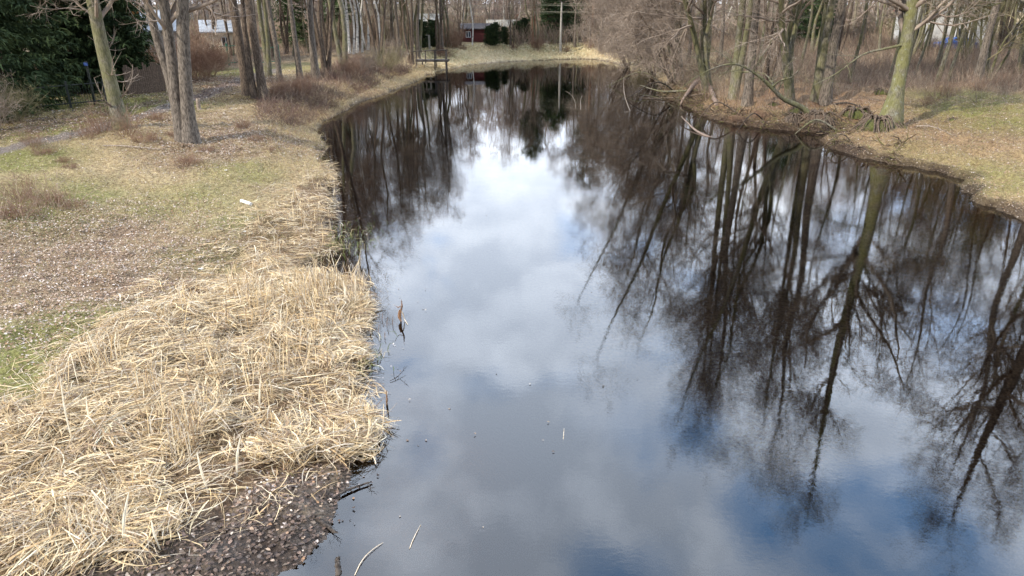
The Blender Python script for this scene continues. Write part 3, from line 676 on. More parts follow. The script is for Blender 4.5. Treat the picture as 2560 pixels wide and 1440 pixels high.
LIB['tall'] = [make_bush('shrub', 73, 2.6, 1.4, 60, 'twig_grey', r=.012), False]; LIB['yel'] = [make_bush('shrub', 74, 2.0, 1.6, 60, 'twig_olive', splay=1.2, r=.01), False]
LIB['brown'] = [make_bush('shrub', 75, 3.4, 2.0, 60, 'twig_red', splay=.7, r=.014, sub=8), False]
G_B = 'brown leafless shrubs'
bushes = [('mound', 392, 300, 1.0, 'low reddish brown shrub mound between the two big trees'), ('mound', 362, 352, 1.0, 'small rust brown shrub just left of the three stemmed tree'), ('mound', 440, 342, .8, 'rusty twigs heaped against the foot of the three stemmed tree'),
          ('bush', 262, 330, 1.1, 'reddish shrub in front of the leaning grey trunk'), ('bush', 318, 335, .9, 'reddish twigs at the right foot of the leaning trunk'), ('bush', 225, 345, .7, 'thin reddish shrub left of the leaning trunk foot'),
          ('mound', 468, 408, .9, 'dark brown dead shrub on the slope below the three stemmed tree'), ('mound', 515, 378, .6, 'small dark tangle near the foot of the three stemmed tree'), ('mound', 110, 385, .8, 'brown tuft with a dark hollow beside the dirt track'),
          ('bush', 85, 365, .7, 'thin tall reddish stems beside the dirt track'), ('mound', 185, 518, .7, 'dark reddish shrub at the end of the bramble patch'), ('bush', 60, 500, .8, 'red brown bramble clump by the left edge'), ('mound', 120, 505, 1., 'middle clump of the bramble patch on the grass'),
          ('mound', 30, 540, 1.2, 'grey brown bramble clump nearest the left edge'), ('mound', 160, 402, .5, 'tiny brown tuft on the open grass'), ('mound', 175, 418, .5, 'low grey brown tuft on the open grass'),
          ('yel', 20, 300, 1.1, 'yellowish twiggy shrub by the left edge'), ('tall', -30, 330, 1., 'bare shrub beside the left edge'), ('yel', 35, 275, .9, 'olive shrub against the iron fence post'),
          ('brown', 498, 200, 1.1, 'big red brown leafless bush right of the three stemmed tree'), ('brown', 520, 190, 1., 'red brown bush in front of the green gate'), ('brown', 470, 195, .9, 'brown bush behind the three stemmed tree'), ('brown', 400, 205, .8, 'brown bush against the plank fence'), ('brown', 548, 175, .6, 'small brown bush by the green gate'),
          ('yel', 960, 175, 1.2, 'yellowish bush on the end of the brushy hump'), ('tall', 920, 185, 1., 'bare bush on the brushy hump'), ('brown', 880, 195, .6, 'brown bush on the front of the hump'), ('tall', 985, 165, 1.1, 'grey bush before the jetty'),
          ('brown', 1130, 122, .9, 'olive brown bush left of the red shed'), ('mound', 1148, 122, 1.6, 'dark low bush beside the jetty end'), ('mound', 1105, 140, 2.4, 'purplish bush behind the jetty rail'), ('bush', 1285, 124, .9, 'brown stems at the far bank edge'), ('brown', 1340, 126, .6, 'bushy foot of the twin trunk on the far bank'),
          ('bush', 1480, 122, 1.4, 'reddish bush on the far bank right end'), ('mound', 1410, 128, 1.5, 'round dead bush on the pale far bank'), ('tall', 1510, 135, 1.2, 'bare bush at the right end of the far bank'), ('tall', 1545, 150, 1.2, 'grey bush where the banks meet'),
          ('yel', 1610, 178, 1.1, 'pale bush on the far part of the right shore'), ('mound', 1900, 295, 1.0, 'round dry tussock on the right spit'), ('mound', 1845, 300, .8, 'smaller dry tussock on the right spit'), ('mound', 2030, 300, .9, 'tangle of twigs above the dark inlet'),
          ('bush', 2370, 240, .9, 'thin reddish shrub on the open right bank'), ('bush', 2440, 225, .8, 'thin reddish shrub at the wood edge'), ('bush', 2500, 215, .9, 'reddish stems at the right wood edge'), ('bush', 2320, 262, .7, 'sparse shrub right of the mossy tree'),
          ('brown', 700, 245, .45, 'brambles at the foot of the bank trees'), ('brown', 760, 240, .45, 'brambles on the steep left slope'), ('mound', 640, 350, .6, 'dry brush low on the left slope'), ('mound', 610, 318, .8, 'dry grey brush on the left slope'), ('mound', 672, 378, .5, 'little yellowish tussock on the left slope')]
for k, px, py, sc, lb in bushes: put(k, px, py, sc, gg.uniform(0, 6.28), lb, cat='shrub', group=G_B)

# ------------------------------------------------------------------ undergrowth: thin stems covering the wood floors
def colours(n, cols, var=.18, g=rng):
    c = np.array(cols)[g.integers(len(cols), size=n)]*(1+g.normal(size=(n, 1))*var)
    return np.clip(c, .01, .9)
def ground_pts(n, box, cond, g=rng):
    x = g.uniform(box[0], box[1], n); y = g.uniform(box[2], box[3], n); z, s = height(x, y); px, py = proj(np.stack([x, y, z], 1))
    k = cond(x, y, z, s, px, py); return x[k], y[k], z[k], s[k], px[k], py[k]
def stems_stuff(name, pts, h, cols, label, cat, g, splay=.35, side=2, w=.006):
    x, y, z = pts; n = len(x); h = h*(.4+.9*g.random(n)); B = np.stack([x, y, z-.04], 1)
    d = nrm(np.stack([g.normal(size=n)*splay, g.normal(size=n)*splay, np.ones(n)], 1)); nn = 4; Q = np.empty((n, nn, 3)); Q[:, 0] = B
    for k in range(1, nn):
        d = nrm(d+g.normal(size=d.shape)*.16); Q[:, k] = Q[:, k-1]+d*(h/(nn-1))[:, None]
    dist = np.hypot(x, y); ww = w*np.maximum(1, dist/45)
    W_ = ww[:, None]*np.linspace(1.1, .5, nn); c = colours(n, cols, g=g); b = Bag(); V_, F_ = ribbons(Q, W_, side=np.stack([x*0, np.ones(n), g.normal(size=n)*.2], 1)); b.add(V_, F_, np.repeat(c, nn*2, 0))
    if side:
        A_, RA_ = grow(Q, W_, side, .25, 1, 45, 1., 3, .7, .1, .2, rg=g, rmin=w*.5)
        A_ = A_[:, :1]+(A_-A_[:, :1])*np.repeat(h, side)[:, None, None]*.38
        V_, F_ = ribbons(A_, RA_, side=np.tile([0, 1., .2], (len(A_), 1))); b.add(V_, F_, np.repeat(np.repeat(c, side, 0), 6, 0))
    o = b.obj(name, MS['stem'], smooth=False); tag(o, label, cat, kind='stuff'); return o
g = np.random.default_rng(20)
redb = [(.26, .18, .135), (.31, .235, .18), (.22, .155, .125), (.30, .245, .18), (.38, .31, .235)]
p = ground_pts(150000, (3, 110, 28, 125), lambda x, y, z, s, px, py: (s > 1.2) & (px > 1560) & (px < 2700) & (py > 100) & (g.random(len(x)) < np.clip(.08+.95*sstep(262, 205, py)+.5*sstep(2150, 2000, px), 0, 1)*np.clip(.25+1.2*fbm(x, y, .25, 3), 0, 1)), g)
stems_stuff('undergrowth', p[:3], 1.35, redb, 'brown and reddish bare stems covering the floor of the right wood', 'undergrowth', g)
def leftc(x, y, z, s, px, py):
    a = inside(px, py, [(655, 262), (700, 215), (760, 205), (860, 160), (1000, 135), (1050, 150), (1040, 175), (960, 195), (880, 230), (830, 262), (790, 300), (700, 290)])
    b = inside(px, py, [(600, 300), (680, 262), (790, 300), (780, 350), (700, 380), (600, 350)]) & (g.random(len(x)) < .35)
    c = inside(px, py, [(330, 225), (560, 175), (700, 150), (1000, 120), (1000, 108), (560, 120), (330, 200)]) & (g.random(len(x)) < .5)
    e = inside(px, py, [(0, 500), (110, 470), (210, 505), (200, 540), (60, 580), (-60, 590), (-60, 500)]) 
    return (a | b | c | e) & (s > .25)
p = ground_pts(90000, (-70, 0, 15, 120), leftc, g)
stems_stuff('undergrowth', p[:3], .95, redb, 'purplish brown brambles on the left bank slope and below the fences', 'undergrowth', g, splay=.6)
p = ground_pts(110000, (-24, 0, 30, 75), lambda x, y, z, s, px, py: inside(px, py, [(640, 262), (690, 225), (780, 190), (860, 150), (960, 135), (1040, 150), (1020, 185), (960, 205), (900, 235), (840, 268), (805, 310), (720, 320), (650, 300)]) & (s > .5) & (g.random(len(x)) < np.clip(2.6*fbm(x, y, .55, 3)-.75+.4*sstep(850, 780, px), .05, 1)), g)
stems_stuff('undergrowth', p[:3], .55, [(.17, .105, .085), (.13, .085, .075), (.22, .15, .11), (.15, .11, .10)], 'dark purplish bramble thicket on the steep left slope', 'undergrowth', g, splay=1.1, w=.007)
p = ground_pts(110000, (-60, 70, 92, 150), lambda x, y, z, s, px, py: (s > 6) & (py < 118) & ~((y < 101) & (px > 1150) & (px < 1290)) & ~((y < 108) & (px > 1040) & (px < 1100)), g)
stems_stuff('undergrowth', p[:3], 2.4, redb+[(.26, .24, .15)], 'tall bare brush along the edge of the wood behind the far bank', 'undergrowth', g, w=.012)

# far wood as one mass
g = np.random.default_rng(21)
def far_wood():
    b = Bag(); n = 1300; az_ = np.radians(g.uniform(-46, 46, n)); D_ = 107+140*g.random(n)**1.7; x = D_*np.sin(az_); y = D_*np.cos(az_)
    z, s = height(x, y); h = g.uniform(9, 14, n)*np.where(np.abs(az_) < .18, .95, 1.25)+(D_-108)*.03; nn = 7; P = np.empty((n, nn, 3)); cx_ = np.zeros(n); cy_ = np.zeros(n)
    for k in range(nn):
        P[:, k] = np.stack([x+cx_, y+cy_, z-.3+(h+.3)*k/(nn-1)], 1); cx_ = cx_+g.normal(size=n)*.35; cy_ = cy_+g.normal(size=n)*.35
    rr_ = g.uniform(.07, .20, n); R = rr_[:, None]*np.linspace(1.1, .15, nn)
    col = colours(n, [(.22, .18, .14), (.25, .22, .15), (.28, .23, .19), (.20, .19, .11), (.5, .47, .42)], .15, g); tw = colours(n, [(.30, .235, .20), (.34, .265, .215), (.27, .205, .18), (.32, .28, .20)], .12, g)
    V_, F_ = tubes(P, R, 4); b.add(V_, F_, np.repeat(col, nn*4, 0))
    A1, RA1 = grow(P, R, 13, .06, 1, 52, 4.2, 5, .4, .1, .15, rg=g, rmin=.022); V_, F_ = ribbons(A1, RA1, side=np.tile([0, 1., 0], (len(A1), 1))); b.add(V_, F_, np.repeat(tw, 13*10, 0))
    A2, RA2 = grow(A1, RA1, 6, .1, 1, 50, 2.0, 4, .6, .08, .2, rg=g, rmin=.016); V_, F_ = ribbons(A2, RA2, side=np.tile([0, 1., 0], (len(A2), 1))); b.add(V_, F_, np.repeat(tw, 13*6*8, 0))
    A3, RA3 = grow(A2, RA2, 4, .1, 1, 50, 1.1, 3, .7, .05, .2, rg=g, rmin=.018); V_, F_ = ribbons(A3, RA3, side=np.tile([0, 1., 0], (len(A3), 1))); b.add(V_, F_, np.repeat(tw, 13*6*4*6, 0))
    o = b.obj('woods', MS['stem']); tag(o, 'hazy mass of bare trees closing the view beyond the pond', 'woods', kind='stuff')
far_wood()

# ------------------------------------------------------------------ reeds, leaves, grass
g = np.random.default_rng(22)
STRAW = [(.72, .55, .33), (.61, .45, .245), (.77, .63, .41), (.49, .34, .18), (.67, .52, .31), (.79, .69, .52), (.36, .25, .15), (.24, .165, .11), (.54, .45, .34), (.42, .35, .27), (.60, .46, .28)]
def noisepx(x, y, px, py): return px+(fbm(x, y, .8, 4)-.5)*130, py+(fbm(x+31, y+7, 1.3, 4)-.5)*110
def reed_cond(x, y, z, s, px, py):
    a, b = noisepx(x, y, px, py); return inside(a, b, REED_PX) & (s > -.35) & (y < 40)
def lying(n0, box, cond, L0, wid, lift, dirfun, cols=STRAW, arch=.25, nn=5):
    x, y, z, s, px, py = ground_pts(n0, box, cond, g); n = len(x)
    a = dirfun(x, y, n); l = L0*(.35+.9*g.random(n)); z = np.maximum(z, .0); lf = lift*g.random(n)**1.6*(.35+1.2*fbm(x+9, y+3, 1.3, 3))
    u = np.linspace(-.5, .5, nn); bend = g.normal(size=n)*.35; kb = (g.random(n) < .35)*g.normal(size=n)*1.1
    Q = np.empty((n, nn, 3)); aa = a[:, None]+bend[:, None]*u*2+kb[:, None]*(u > g.uniform(-.2, .3, n)[:, None])
    # integrate heading
    stepx = np.cos(aa)*(l/(nn-1))[:, None]; stepy = np.sin(aa)*(l/(nn-1))[:, None]
    Q[..., 0] = x[:, None]+np.cumsum(stepx, 1)-stepx.sum(1, keepdims=True)/2; Q[..., 1] = y[:, None]+np.cumsum(stepy, 1)-stepy.sum(1, keepdims=True)/2
    tilt = g.normal(size=n)*.16
    Q[..., 2] = (z+lf+.015)[:, None]+l[:, None]*(tilt[:, None]*u+arch*(.25-u*u)*(.5+g.random(n)[:, None]))
    gzv = height(Q[..., 0].ravel(), Q[..., 1].ravel())[0].reshape(n, nn); Q[..., 2] = np.maximum(Q[..., 2], np.maximum(gzv, -.02)+.012)
    wv = wid*np.clip(np.exp(g.normal(size=n)*.45)*.8, .3, 2.6); W_ = wv[:, None]*np.array([.8, 1, 1, .8, .3])[None, :nn]
    c = colours(n, cols, .13, g); c = c*(.62+.5*np.clip(lf/max(lift*.6, 1e-3), 0, 1))[:, None]**0  # colour is the straw's own
    V_, F_ = ribbons(Q, W_, side=np.stack([g.normal(size=n)*.7, g.normal(size=n)*.7, np.ones(n)], 1)); return V_, F_, np.repeat(c, nn*2, 0)
def clump_dir(x, y, n): return fbm(x+50, y-20, .55, 3)*13+g.normal(size=n)*.5
def reed_gap(x, y, z, s, px, py): return reed_cond(x, y, z, s, px, py) & (g.random(len(x)) < (.10+1.1*sstep(.43, .58, fbm(x-9, y+4, .95, 4)))*(1-.82*sstep(17, 20.5, y)))
b = Bag()
V_, F_, c_ = lying(210000, (-17, 0, 7, 19), reed_gap, .62, .0068, .24, clump_dir); b.add(V_, F_, c_)
V_, F_, c_ = lying(105000, (-14, 0, 17, 31), reed_gap, .52, .0068, .16, clump_dir); b.add(V_, F_, c_)
# looser straw round the edges of the bed
def loose(x, y, z, s, px, py):
    a = inside(px, py, [(-100, 1040), (80, 880), (300, 740), (420, 660), (560, 560), (640, 480), (840, 400), (860, 620), (900, 700), (960, 800), (960, 1120), (900, 1180), (640, 1330), (420, 1420), (-100, 1500)])
    return a & (s > -.5) & (g.random(len(x)) < .16+.7*sstep(.48, .66, fbm(x, y, 1.1, 3)))
V_, F_, c_ = lying(90000, (-17, 0, 7, 36), loose, .5, .006, .05, clump_dir); b.add(V_, F_, c_)
o = b.obj('reeds', MS['straw'], smooth=False); tag(o, 'flattened straw coloured dead reeds matted along the near left shore', 'reeds', kind='stuff')
# standing stalks with broken tips
def standing(n0, box, cond, h, w, cols=STRAW, kink=.6):
    x, y, z, s, px, py = ground_pts(n0, box, cond, g); n = len(x); hh = h*(.35+.85*g.random(n))
    d = nrm(np.stack([g.normal(size=n)*.17, g.normal(size=n)*.17, np.ones(n)], 1)); P0 = np.stack([x, y, np.maximum(z, -.1)-.03], 1)
    P1 = P0+d*hh[:, None]*.5; P2 = P0+d*hh[:, None]+g.normal(size=(n, 3))*.01
    a = g.random(n)*6.28; kk = g.random(n) < kink; out = np.stack([np.cos(a), np.sin(a), np.where(kk, -1.1*g.random(n)-.2, 1.5)], 1)
    P3 = P2+nrm(out)*(hh*(.2+.4*g.random(n)))[:, None]; P3[:, 2] = np.maximum(P3[:, 2], z+.02)
    Q = np.stack([P0, P1, P2, P3], 1); W_ = (w*(.5+.7*g.random(n)))[:, None]*np.array([1, 1, .9, .4])
    V_, F_ = ribbons(Q, W_, side=np.stack([g.normal(size=n)*.6, np.ones(n), g.normal(size=n)*.2], 1)); return V_, F_, np.repeat(colours(n, cols, .12, g), 8, 0)
def stand_c(x, y, z, s, px, py):
    cl = sstep(.52, .64, fbm(x*1.7+3, y*1.2, 1.0, 3)); a = reed_cond(x, y, z, s, px, py)
    strong = inside(px, py, [(780, 700), (900, 700), (935, 780), (870, 860), (640, 840), (560, 760), (680, 700)]) | inside(px, py, [(150, 930), (330, 900), (500, 960), (640, 1000), (640, 1200), (350, 1280), (150, 1150)])
    return a & (g.random(len(x)) < cl*np.where(strong, .9, .3)*(1-.7*sstep(18.5, 21, y)))
b = Bag(); V_, F_, c_ = standing(60000, (-17, 0, 7, 31), stand_c, .68, .0075); b.add(V_, F_, c_)
o = b.obj('reeds', MS['straw'], smooth=False); tag(o, 'upright broken reed stalks standing in tufts out of the matted reeds', 'reeds', kind='stuff')

# dry grass fringe hanging along all the shores
def fringe():
    b = Bag()
    for (n0, box, cond, h, w, cols, dens) in [
        (70000, (-20, 2, 28, 82), lambda x, y, z, s, px, py: (s > .0) & (s < 2.6) & (x < 0), .42, .006, [(.55, .43, .25), (.46, .35, .19), (.60, .48, .29), (.34, .23, .13), (.38, .33, .15)], .5),
        (42000, (-12, 24, 74, 102), lambda x, y, z, s, px, py: (s > 0) & (s < 7), .4, .012, [(.80, .67, .44), (.84, .73, .51), (.66, .53, .34)], 1),
        (150000, (-30, 0, 9, 50), lambda x, y, z, s, px, py: (s > 1.0) & (g.random(len(x)) < .05+sstep(.60, .72, fbm(x-5, y+9, 1.25, 4))) & (seg_dist(x, y, PATH) > 1.), .17, .0045, [(.52, .42, .25), (.44, .35, .2), (.36, .27, .16), (.38, .34, .15), (.28, .27, .10)], 1),
        (90000, (6, 50, 22, 75), lambda x, y, z, s, px, py: (s > .15) & (s < 3.2), .26, .005, [(.42, .29, .17), (.50, .38, .22), (.36, .24, .14), (.44, .36, .18)], .6),
        (160000, (10, 45, 20, 45), lambda x, y, z, s, px, py: (s > .5) & (py > 230), .13, .004, [(.50, .38, .22), (.42, .30, .18), (.40, .36, .16), (.30, .29, .11)], .6)]:
        x, y, z, s, px, py = ground_pts(n0, box, cond, g); k = (g.random(len(x)) < .2+1.1*fbm(x, y, .9, 3)) & (px > -80) & (px < 2640); x, y, z = x[k], y[k], z[k]; n = len(x)
        hh = h*(.4+.9*g.random(n)); a = fbm(x+3, y, .6, 2)*9+g.normal(size=n)*.8; o_ = np.stack([np.cos(a), np.sin(a), 0*a], 1)
        P0 = np.stack([x, y, z-.02], 1); P1 = P0+o_*(hh*.3)[:, None]+np.array([0, 0, 1])*(hh*.5)[:, None]; P2 = P0+o_*(hh*.85)[:, None]+np.array([0, 0, 1])*(hh*(.15+.5*g.random(n)))[:, None]
        V_, F_ = ribbons(np.stack([P0, P1, P2], 1), (w*(.6+.7*g.random(n))*np.maximum(1, y/55))[:, None]*np.array([1, .9, .3]), side=np.stack([g.normal(size=n)*.5, np.ones(n), g.normal(size=n)*.4], 1)); b.add(V_, F_, np.repeat(colours(n, cols, .15, g), 6, 0))
    o = b.obj('dry_grass', MS['straw'], smooth=False); tag(o, 'arching dry tan grass along the pond banks', 'grass', kind='stuff')
fringe()
def short_grass():
    b = Bag(); x, y, z, s, px, py = ground_pts(620000, (-32, 0, 8, 52), lambda x, y, z, s, px, py: (s > .3) & (px > -40) & (py < 1450), g)
    gm, lm, rm, mm, rd = zones(x, y, z); dp = seg_dist(x, y, PATH); dist = np.hypot(x, y)
    k = (mm < .3) & (dp > .6) & (g.random(len(x)) < np.clip(1.15-.55*lm, 0, 1)*np.where(rd, .25, 1)*(.25+.9*fbm(x, y, 1.6, 3))); x, y, z, gm, dist = x[k], y[k], z[k], gm[k], dist[k]; n = len(x)
    isg = g.random(n) < np.clip(gm*.9+.07, 0, 1)
    c = np.where(isg[:, None], colours(n, [(.19, .20, .06), (.25, .25, .08), (.15, .165, .05), (.32, .30, .12)], .15, g), colours(n, [(.48, .38, .22), (.55, .45, .28), (.38, .28, .16), (.44, .37, .19)], .15, g))
    hh = (.05+.10*g.random(n))*np.where(isg, .8, 1.); a = g.random(n)*6.28; o_ = np.stack([np.cos(a), np.sin(a), 0*a], 1)*(hh*(.3+1.3*g.random(n)))[:, None]
    P0 = np.stack([x, y, z-.01], 1); P2 = P0+o_+np.array([0, 0, 1])*(hh*(.25+.6*g.random(n)))[:, None]
    sd = np.stack([np.cos(a+1.57), np.sin(a+1.57), 0*a], 1)*(.0045*np.maximum(1, dist/20))[:, None]
    V_ = np.stack([P0-sd, P0+sd, P2], 1).reshape(-1, 3); b.add(V_, np.arange(n*3).reshape(n, 3), np.repeat(c, 3, 0))
    o = b.obj('short_grass', MS['blade'], smooth=False); tag(o, 'short tan and green grass of the left bank', 'grass', kind='stuff')
short_grass()
def leaf_litter():
    b = Bag()
    for n0, box, sz in [(260000, (-24, 0, 7, 36), .026), (110000, (-45, 0, 30, 62), .045), (80000, (8, 42, 22, 46), .03), (26000, (-9, 3, 8, 30), .02)]:
        x, y, z, s, px, py = ground_pts(n0, box, (lambda x, y, z, s, px, py: (s > .02) & (px > -40) & (px < 2600) & (py < 1460)) if n0 != 26000 else (lambda x, y, z, s, px, py: (s < .0) & (s > -6) & (g.random(len(x)) < (.30*np.exp(s*2.6)+.0015)*(.2+1.6*fbm(x, y, 1.4, 3)))), g)
        if n0 == 26000: z = np.zeros(len(x))-.008
        gm, lm, rm, mm, rd = zones(x, y, z); dn = np.clip(lm+.5*rm+.75*mm+.10+(x > 5)*.4, 0, 1)*(.3+1.1*fbm(x+8, y, 1.9, 3))*np.where(rd, .15, 1)
        if n0 == 26000: dn = np.ones(len(x))
        k = g.random(len(x)) < dn*1.15; x, y, z = x[k], y[k], z[k]; mm = mm[k]; rm = rm[k]; n = len(x); 
        r = sz*(.55+.8*g.random(n))*(1+.25*np.clip(mm, 0, 1)); a = g.random(n)*6.28; tl = g.normal(size=(n, 2))*(.35-.2*np.clip(mm, 0, 1))[:, None]
        u = np.stack([np.cos(a), np.sin(a), tl[:, 0]], 1)*r[:, None]; v = np.stack([-np.sin(a), np.cos(a), tl[:, 1]], 1)*r[:, None]*.72
        ct = np.stack([x, y, z+.012+.03*g.random(n)], 1); up_ = np.array([0, 0, 1])*(r*.35*g.random(n))[:, None]
        V_ = np.stack([ct-u, ct-v*(.6+.6*g.random((n, 1)))+up_-u*.2, ct+u*.5-v*(.4+.5*g.random((n, 1)))+up_, ct+u, ct+v*(.6+.6*g.random((n, 1)))+up_*1.3+u*.1, ct+v*.6-u*(.3+.5*g.random((n, 1)))+up_*.4], 1).reshape(-1, 3)
        i_ = np.arange(n*6).reshape(n, 6); Fq = np.concatenate([i_[:, [0, 1, 2, 3]], i_[:, [0, 3, 4, 5]]])
        c = colours(n, [(.38, .28, .20), (.44, .34, .26), (.30, .20, .135), (.23, .145, .09), (.35, .24, .16), (.50, .41, .33), (.27, .16, .09), (.24, .16, .12), (.54, .47, .42), (.47, .39, .34)], .16, g)
        c = np.where((g.random(n) < np.clip(.65*np.maximum(rm, 1.6*mm), 0, .93))[:, None], colours(n, [(.115, .08, .06), (.07, .05, .042), (.15, .10, .075), (.09, .065, .055), (.16, .12, .09)], .25, g), c)
        b.add(V_, Fq, np.repeat(c, 6, 0))
    o = b.obj('leaf_litter', MS['leaf'], smooth=False); tag(o, 'pale brown fallen leaves scattered over the grass', 'leaves', kind='stuff')
leaf_litter()

# ------------------------------------------------------------------ boxes, roofs and simple built things
def b_plain(c, rough=.8, spec=.3, var=.15, sc=3., metal=0):
    def f(t, out):
        n = noise(t, ocoord(t), sc, 5, .65).outputs[0]
        p = principled(t, out, mixc(t, mrange(t, n, .3, .7), tuple(v*(1-var) for v in c), tuple(min(.9, v*(1+var)) for v in c)), rough, spec); p.inputs['Metallic'].default_value = metal
    return f
for k, c, kw in [('white_wall', (.58, .56, .52), {}), ('cream_wall', (.70, .60, .44), {}), ('red_roof', (.26, .075, .06), {}), ('grey_roof', (.30, .315, .34), dict(rough=.45)), ('orange_brick', (.52, .22, .08), {}), ('dark_red', (.11, .03, .03), {}),
                 ('dark_roof', (.06, .05, .05), {}), ('pale_roof', (.34, .32, .28), {}), ('window_glass', (.03, .035, .045), dict(rough=.1, spec=.6)), ('white_paint', (.75, .74, .72), {}), ('dark_iron', (.03, .035, .03), dict(rough=.5)), ('green_paint', (.03, .16, .10), dict(rough=.5)),
                 ('old_plank', (.12, .085, .062), dict(sc=9, var=.35)), ('jetty_wood', (.085, .072, .062), dict(sc=6, var=.4)), ('concrete', (.33, .31, .27), dict(var=.2)), ('blue_paint', (.05, .14, .42), dict(rough=.35)), ('rubber', (.02, .02, .02), {}),
                 ('sign_blue', (.06, .11, .32), dict(rough=.4)), ('plastic_white', (.66, .64, .60), dict(rough=.45, var=.1, sc=20)), ('cable', (.42, .40, .30), {}), ('pink_wall', (.62, .38, .33), {})]:
    mat(k, b_plain(c, **kw))
def box_vf(x0, x1, y0, y1, z0, z1):
    V = np.array([(x0, y0, z0), (x1, y0, z0), (x1, y1, z0), (x0, y1, z0), (x0, y0, z1), (x1, y0, z1), (x1, y1, z1), (x0, y1, z1)], float)
    return V, np.array([(0, 3, 2, 1), (4, 5, 6, 7), (0, 1, 5, 4), (1, 2, 6, 5), (2, 3, 7, 6), (3, 0, 4, 7)])
def boxes(lst, name, m, parent=None):
    b = Bag()
    for a in lst: b.add(*box_vf(*a))
    return b.obj(name, MS[m], parent, smooth=False)
def gable(w, d, zh, rise, over, th, axis='x'):
    """roof slabs over a w x d box; ridge along x (or y)"""
    b = Bag()
    for sg in (-1, 1):
        if axis == 'x':
            a0 = np.array([(-w/2-over, sg*(d/2+over), zh-rise*over/(d/2)), (w/2+over, sg*(d/2+over), zh-rise*over/(d/2)), (w/2+over, 0, zh+rise), (-w/2-over, 0, zh+rise)])
        else:
            a0 = np.array([(sg*(w/2+over), -d/2-over, zh-rise*over/(w/2)), (sg*(w/2+over), d/2+over, zh-rise*over/(w/2)), (0, d/2+over, zh+rise), (0, -d/2-over, zh+rise)])
        V = np.vstack([a0+[0, 0, .02], a0+[0, 0, th+.02]]); b.add(V, np.array([(0, 1, 2, 3), (7, 6, 5, 4), (0, 4, 5, 1), (1, 5, 6, 2), (2, 6, 7, 3), (3, 7, 4, 0)]))
    return b
def house(px, py, w, d, hw, rise, wall, roof, label, rz=0., axis='x', wins=(), chimney=None, cat='house', name='house', door=None, dist=None, base=None):
    p = at(px, py) if base is None else np.array(base); fa = math.atan2(p[0], p[1]); r = empty(name, (p[0]+math.sin(fa)*d/2, p[1]+math.cos(fa)*d/2, p[2]-.1), rz-fa); tag(r, label, cat)
    b = Bag(); b.add(*box_vf(-w/2, w/2, -d/2, d/2, -.6, hw))
    for sg in (-1, 1):
        if axis == 'y': tri = np.array([(-w/2, sg*d/2, hw), (w/2, sg*d/2, hw), (0, sg*d/2, hw+rise-.03)])
        else: tri = np.array([(sg*w/2, -d/2, hw), (sg*w/2, d/2, hw), (sg*w/2, 0, hw+rise-.03)])
        b.add(np.vstack([tri, tri[:1]+1e-4]), np.array([(0, 1, 2, 2)])[:, :3] if False else np.array([(0, 1, 2, 3)]))
    b.obj('wall', MS[wall], r, smooth=False)
    ro = gable(w, d, hw, rise, .35, .12, axis).obj('roof', MS[roof], r, smooth=False)
    if chimney: boxes([(chimney[0]-.3, chimney[0]+.3, chimney[1]-.3, chimney[1]+.3, hw, hw+rise+chimney[2])], 'chimney', 'orange_brick', ro)
    for wx, wz, ww, wh in wins:
        f = boxes([(wx-ww/2-.06, wx-ww/2, -d/2-.06, -d/2-.004, wz-.06, wz+wh+.06), (wx+ww/2, wx+ww/2+.06, -d/2-.06, -d/2-.004, wz-.06, wz+wh+.06), (wx-ww/2, wx+ww/2, -d/2-.06, -d/2-.004, wz+wh, wz+wh+.06), (wx-ww/2, wx+ww/2, -d/2-.06, -d/2-.004, wz-.06, wz), (wx-.03, wx+.03, -d/2-.05, -d/2-.004, wz, wz+wh)], 'window', 'white_paint', r)
        boxes([(wx-ww/2, wx+ww/2, -d/2-.03, -d/2-.006, wz, wz+wh)], 'pane', 'window_glass', f)
    if door: boxes([(door[0]-.45, door[0]+.45, -d/2-.05, -d/2-.004, 0, 2.0)], 'door', 'old_plank', r)
    return r
def far_at(px, d, z=None):
    x = (px-1280)/F*d/math.cos(PITCH)*1.0
    y = math.sqrt(max(d*d-0, 1)); return np.array([x*math.cos(PITCH), y, gz(x*math.cos(PITCH), y) if z is None else z])
def pos_at(px, y_):
    """ground point at forward distance y_ under photo column px"""
    lo, hi = -150., 150.
    for _ in range(50):
        m_ = (lo+hi)/2; q = proj(np.array([m_, y_, 1.2]))[0]
        if q < px: lo = m_
        else: hi = m_
    return np.array([lo, y_, gz(lo, y_)])
house(0, 0, 5.2, 6.0, 3.0, 1.5, 'white_wall', 'grey_roof', 'white house with pale metal roof behind the three stemmed tree', wins=((-1.4, 1.0, .9, 1.0),), chimney=(-1.1, -1.0, .5), base=pos_at(398, 66), rz=0.)
house(0, 0, 2.8, 4.0, 2.3, .9, 'cream_wall', 'grey_roof', 'small building with a shiny grey roof above the green fence', base=pos_at(556, 76), wins=((.6, .9, .7, .8),), name='shed', cat='shed')
house(0, 0, 3.7, 3.0, 1.75, .5, 'dark_red', 'dark_roof', 'dark red wooden shed with one white framed window across the pond', base=pos_at(1190, 100), wins=((-1.0, .7, .55, .65),), name='shed', cat='shed', door=None)
house(0, 0, 3.6, 3, 1.9, .7, 'old_plank', 'pale_roof', 'low shed with a pale roof half hidden by evergreens across the pond', base=pos_at(1254, 104), name='shed', cat='shed')
house(0, 0, 4.0, 5, 2.6, 2.2, 'cream_wall', 'red_roof', 'red roofed cottage glimpsed behind the birch row', base=pos_at(966, 118), axis='y', name='cottage', cat='house', wins=((0, 1., .9, 1),))
house(0, 0, 4.0, 4, 2.3, .9, 'white_wall', 'pale_roof', 'whitish house behind the jetty pump', base=pos_at(1070, 108), name='cottage', cat='house', wins=((-1, 1., .9, 1), (1.5, 1, .9, 1)))
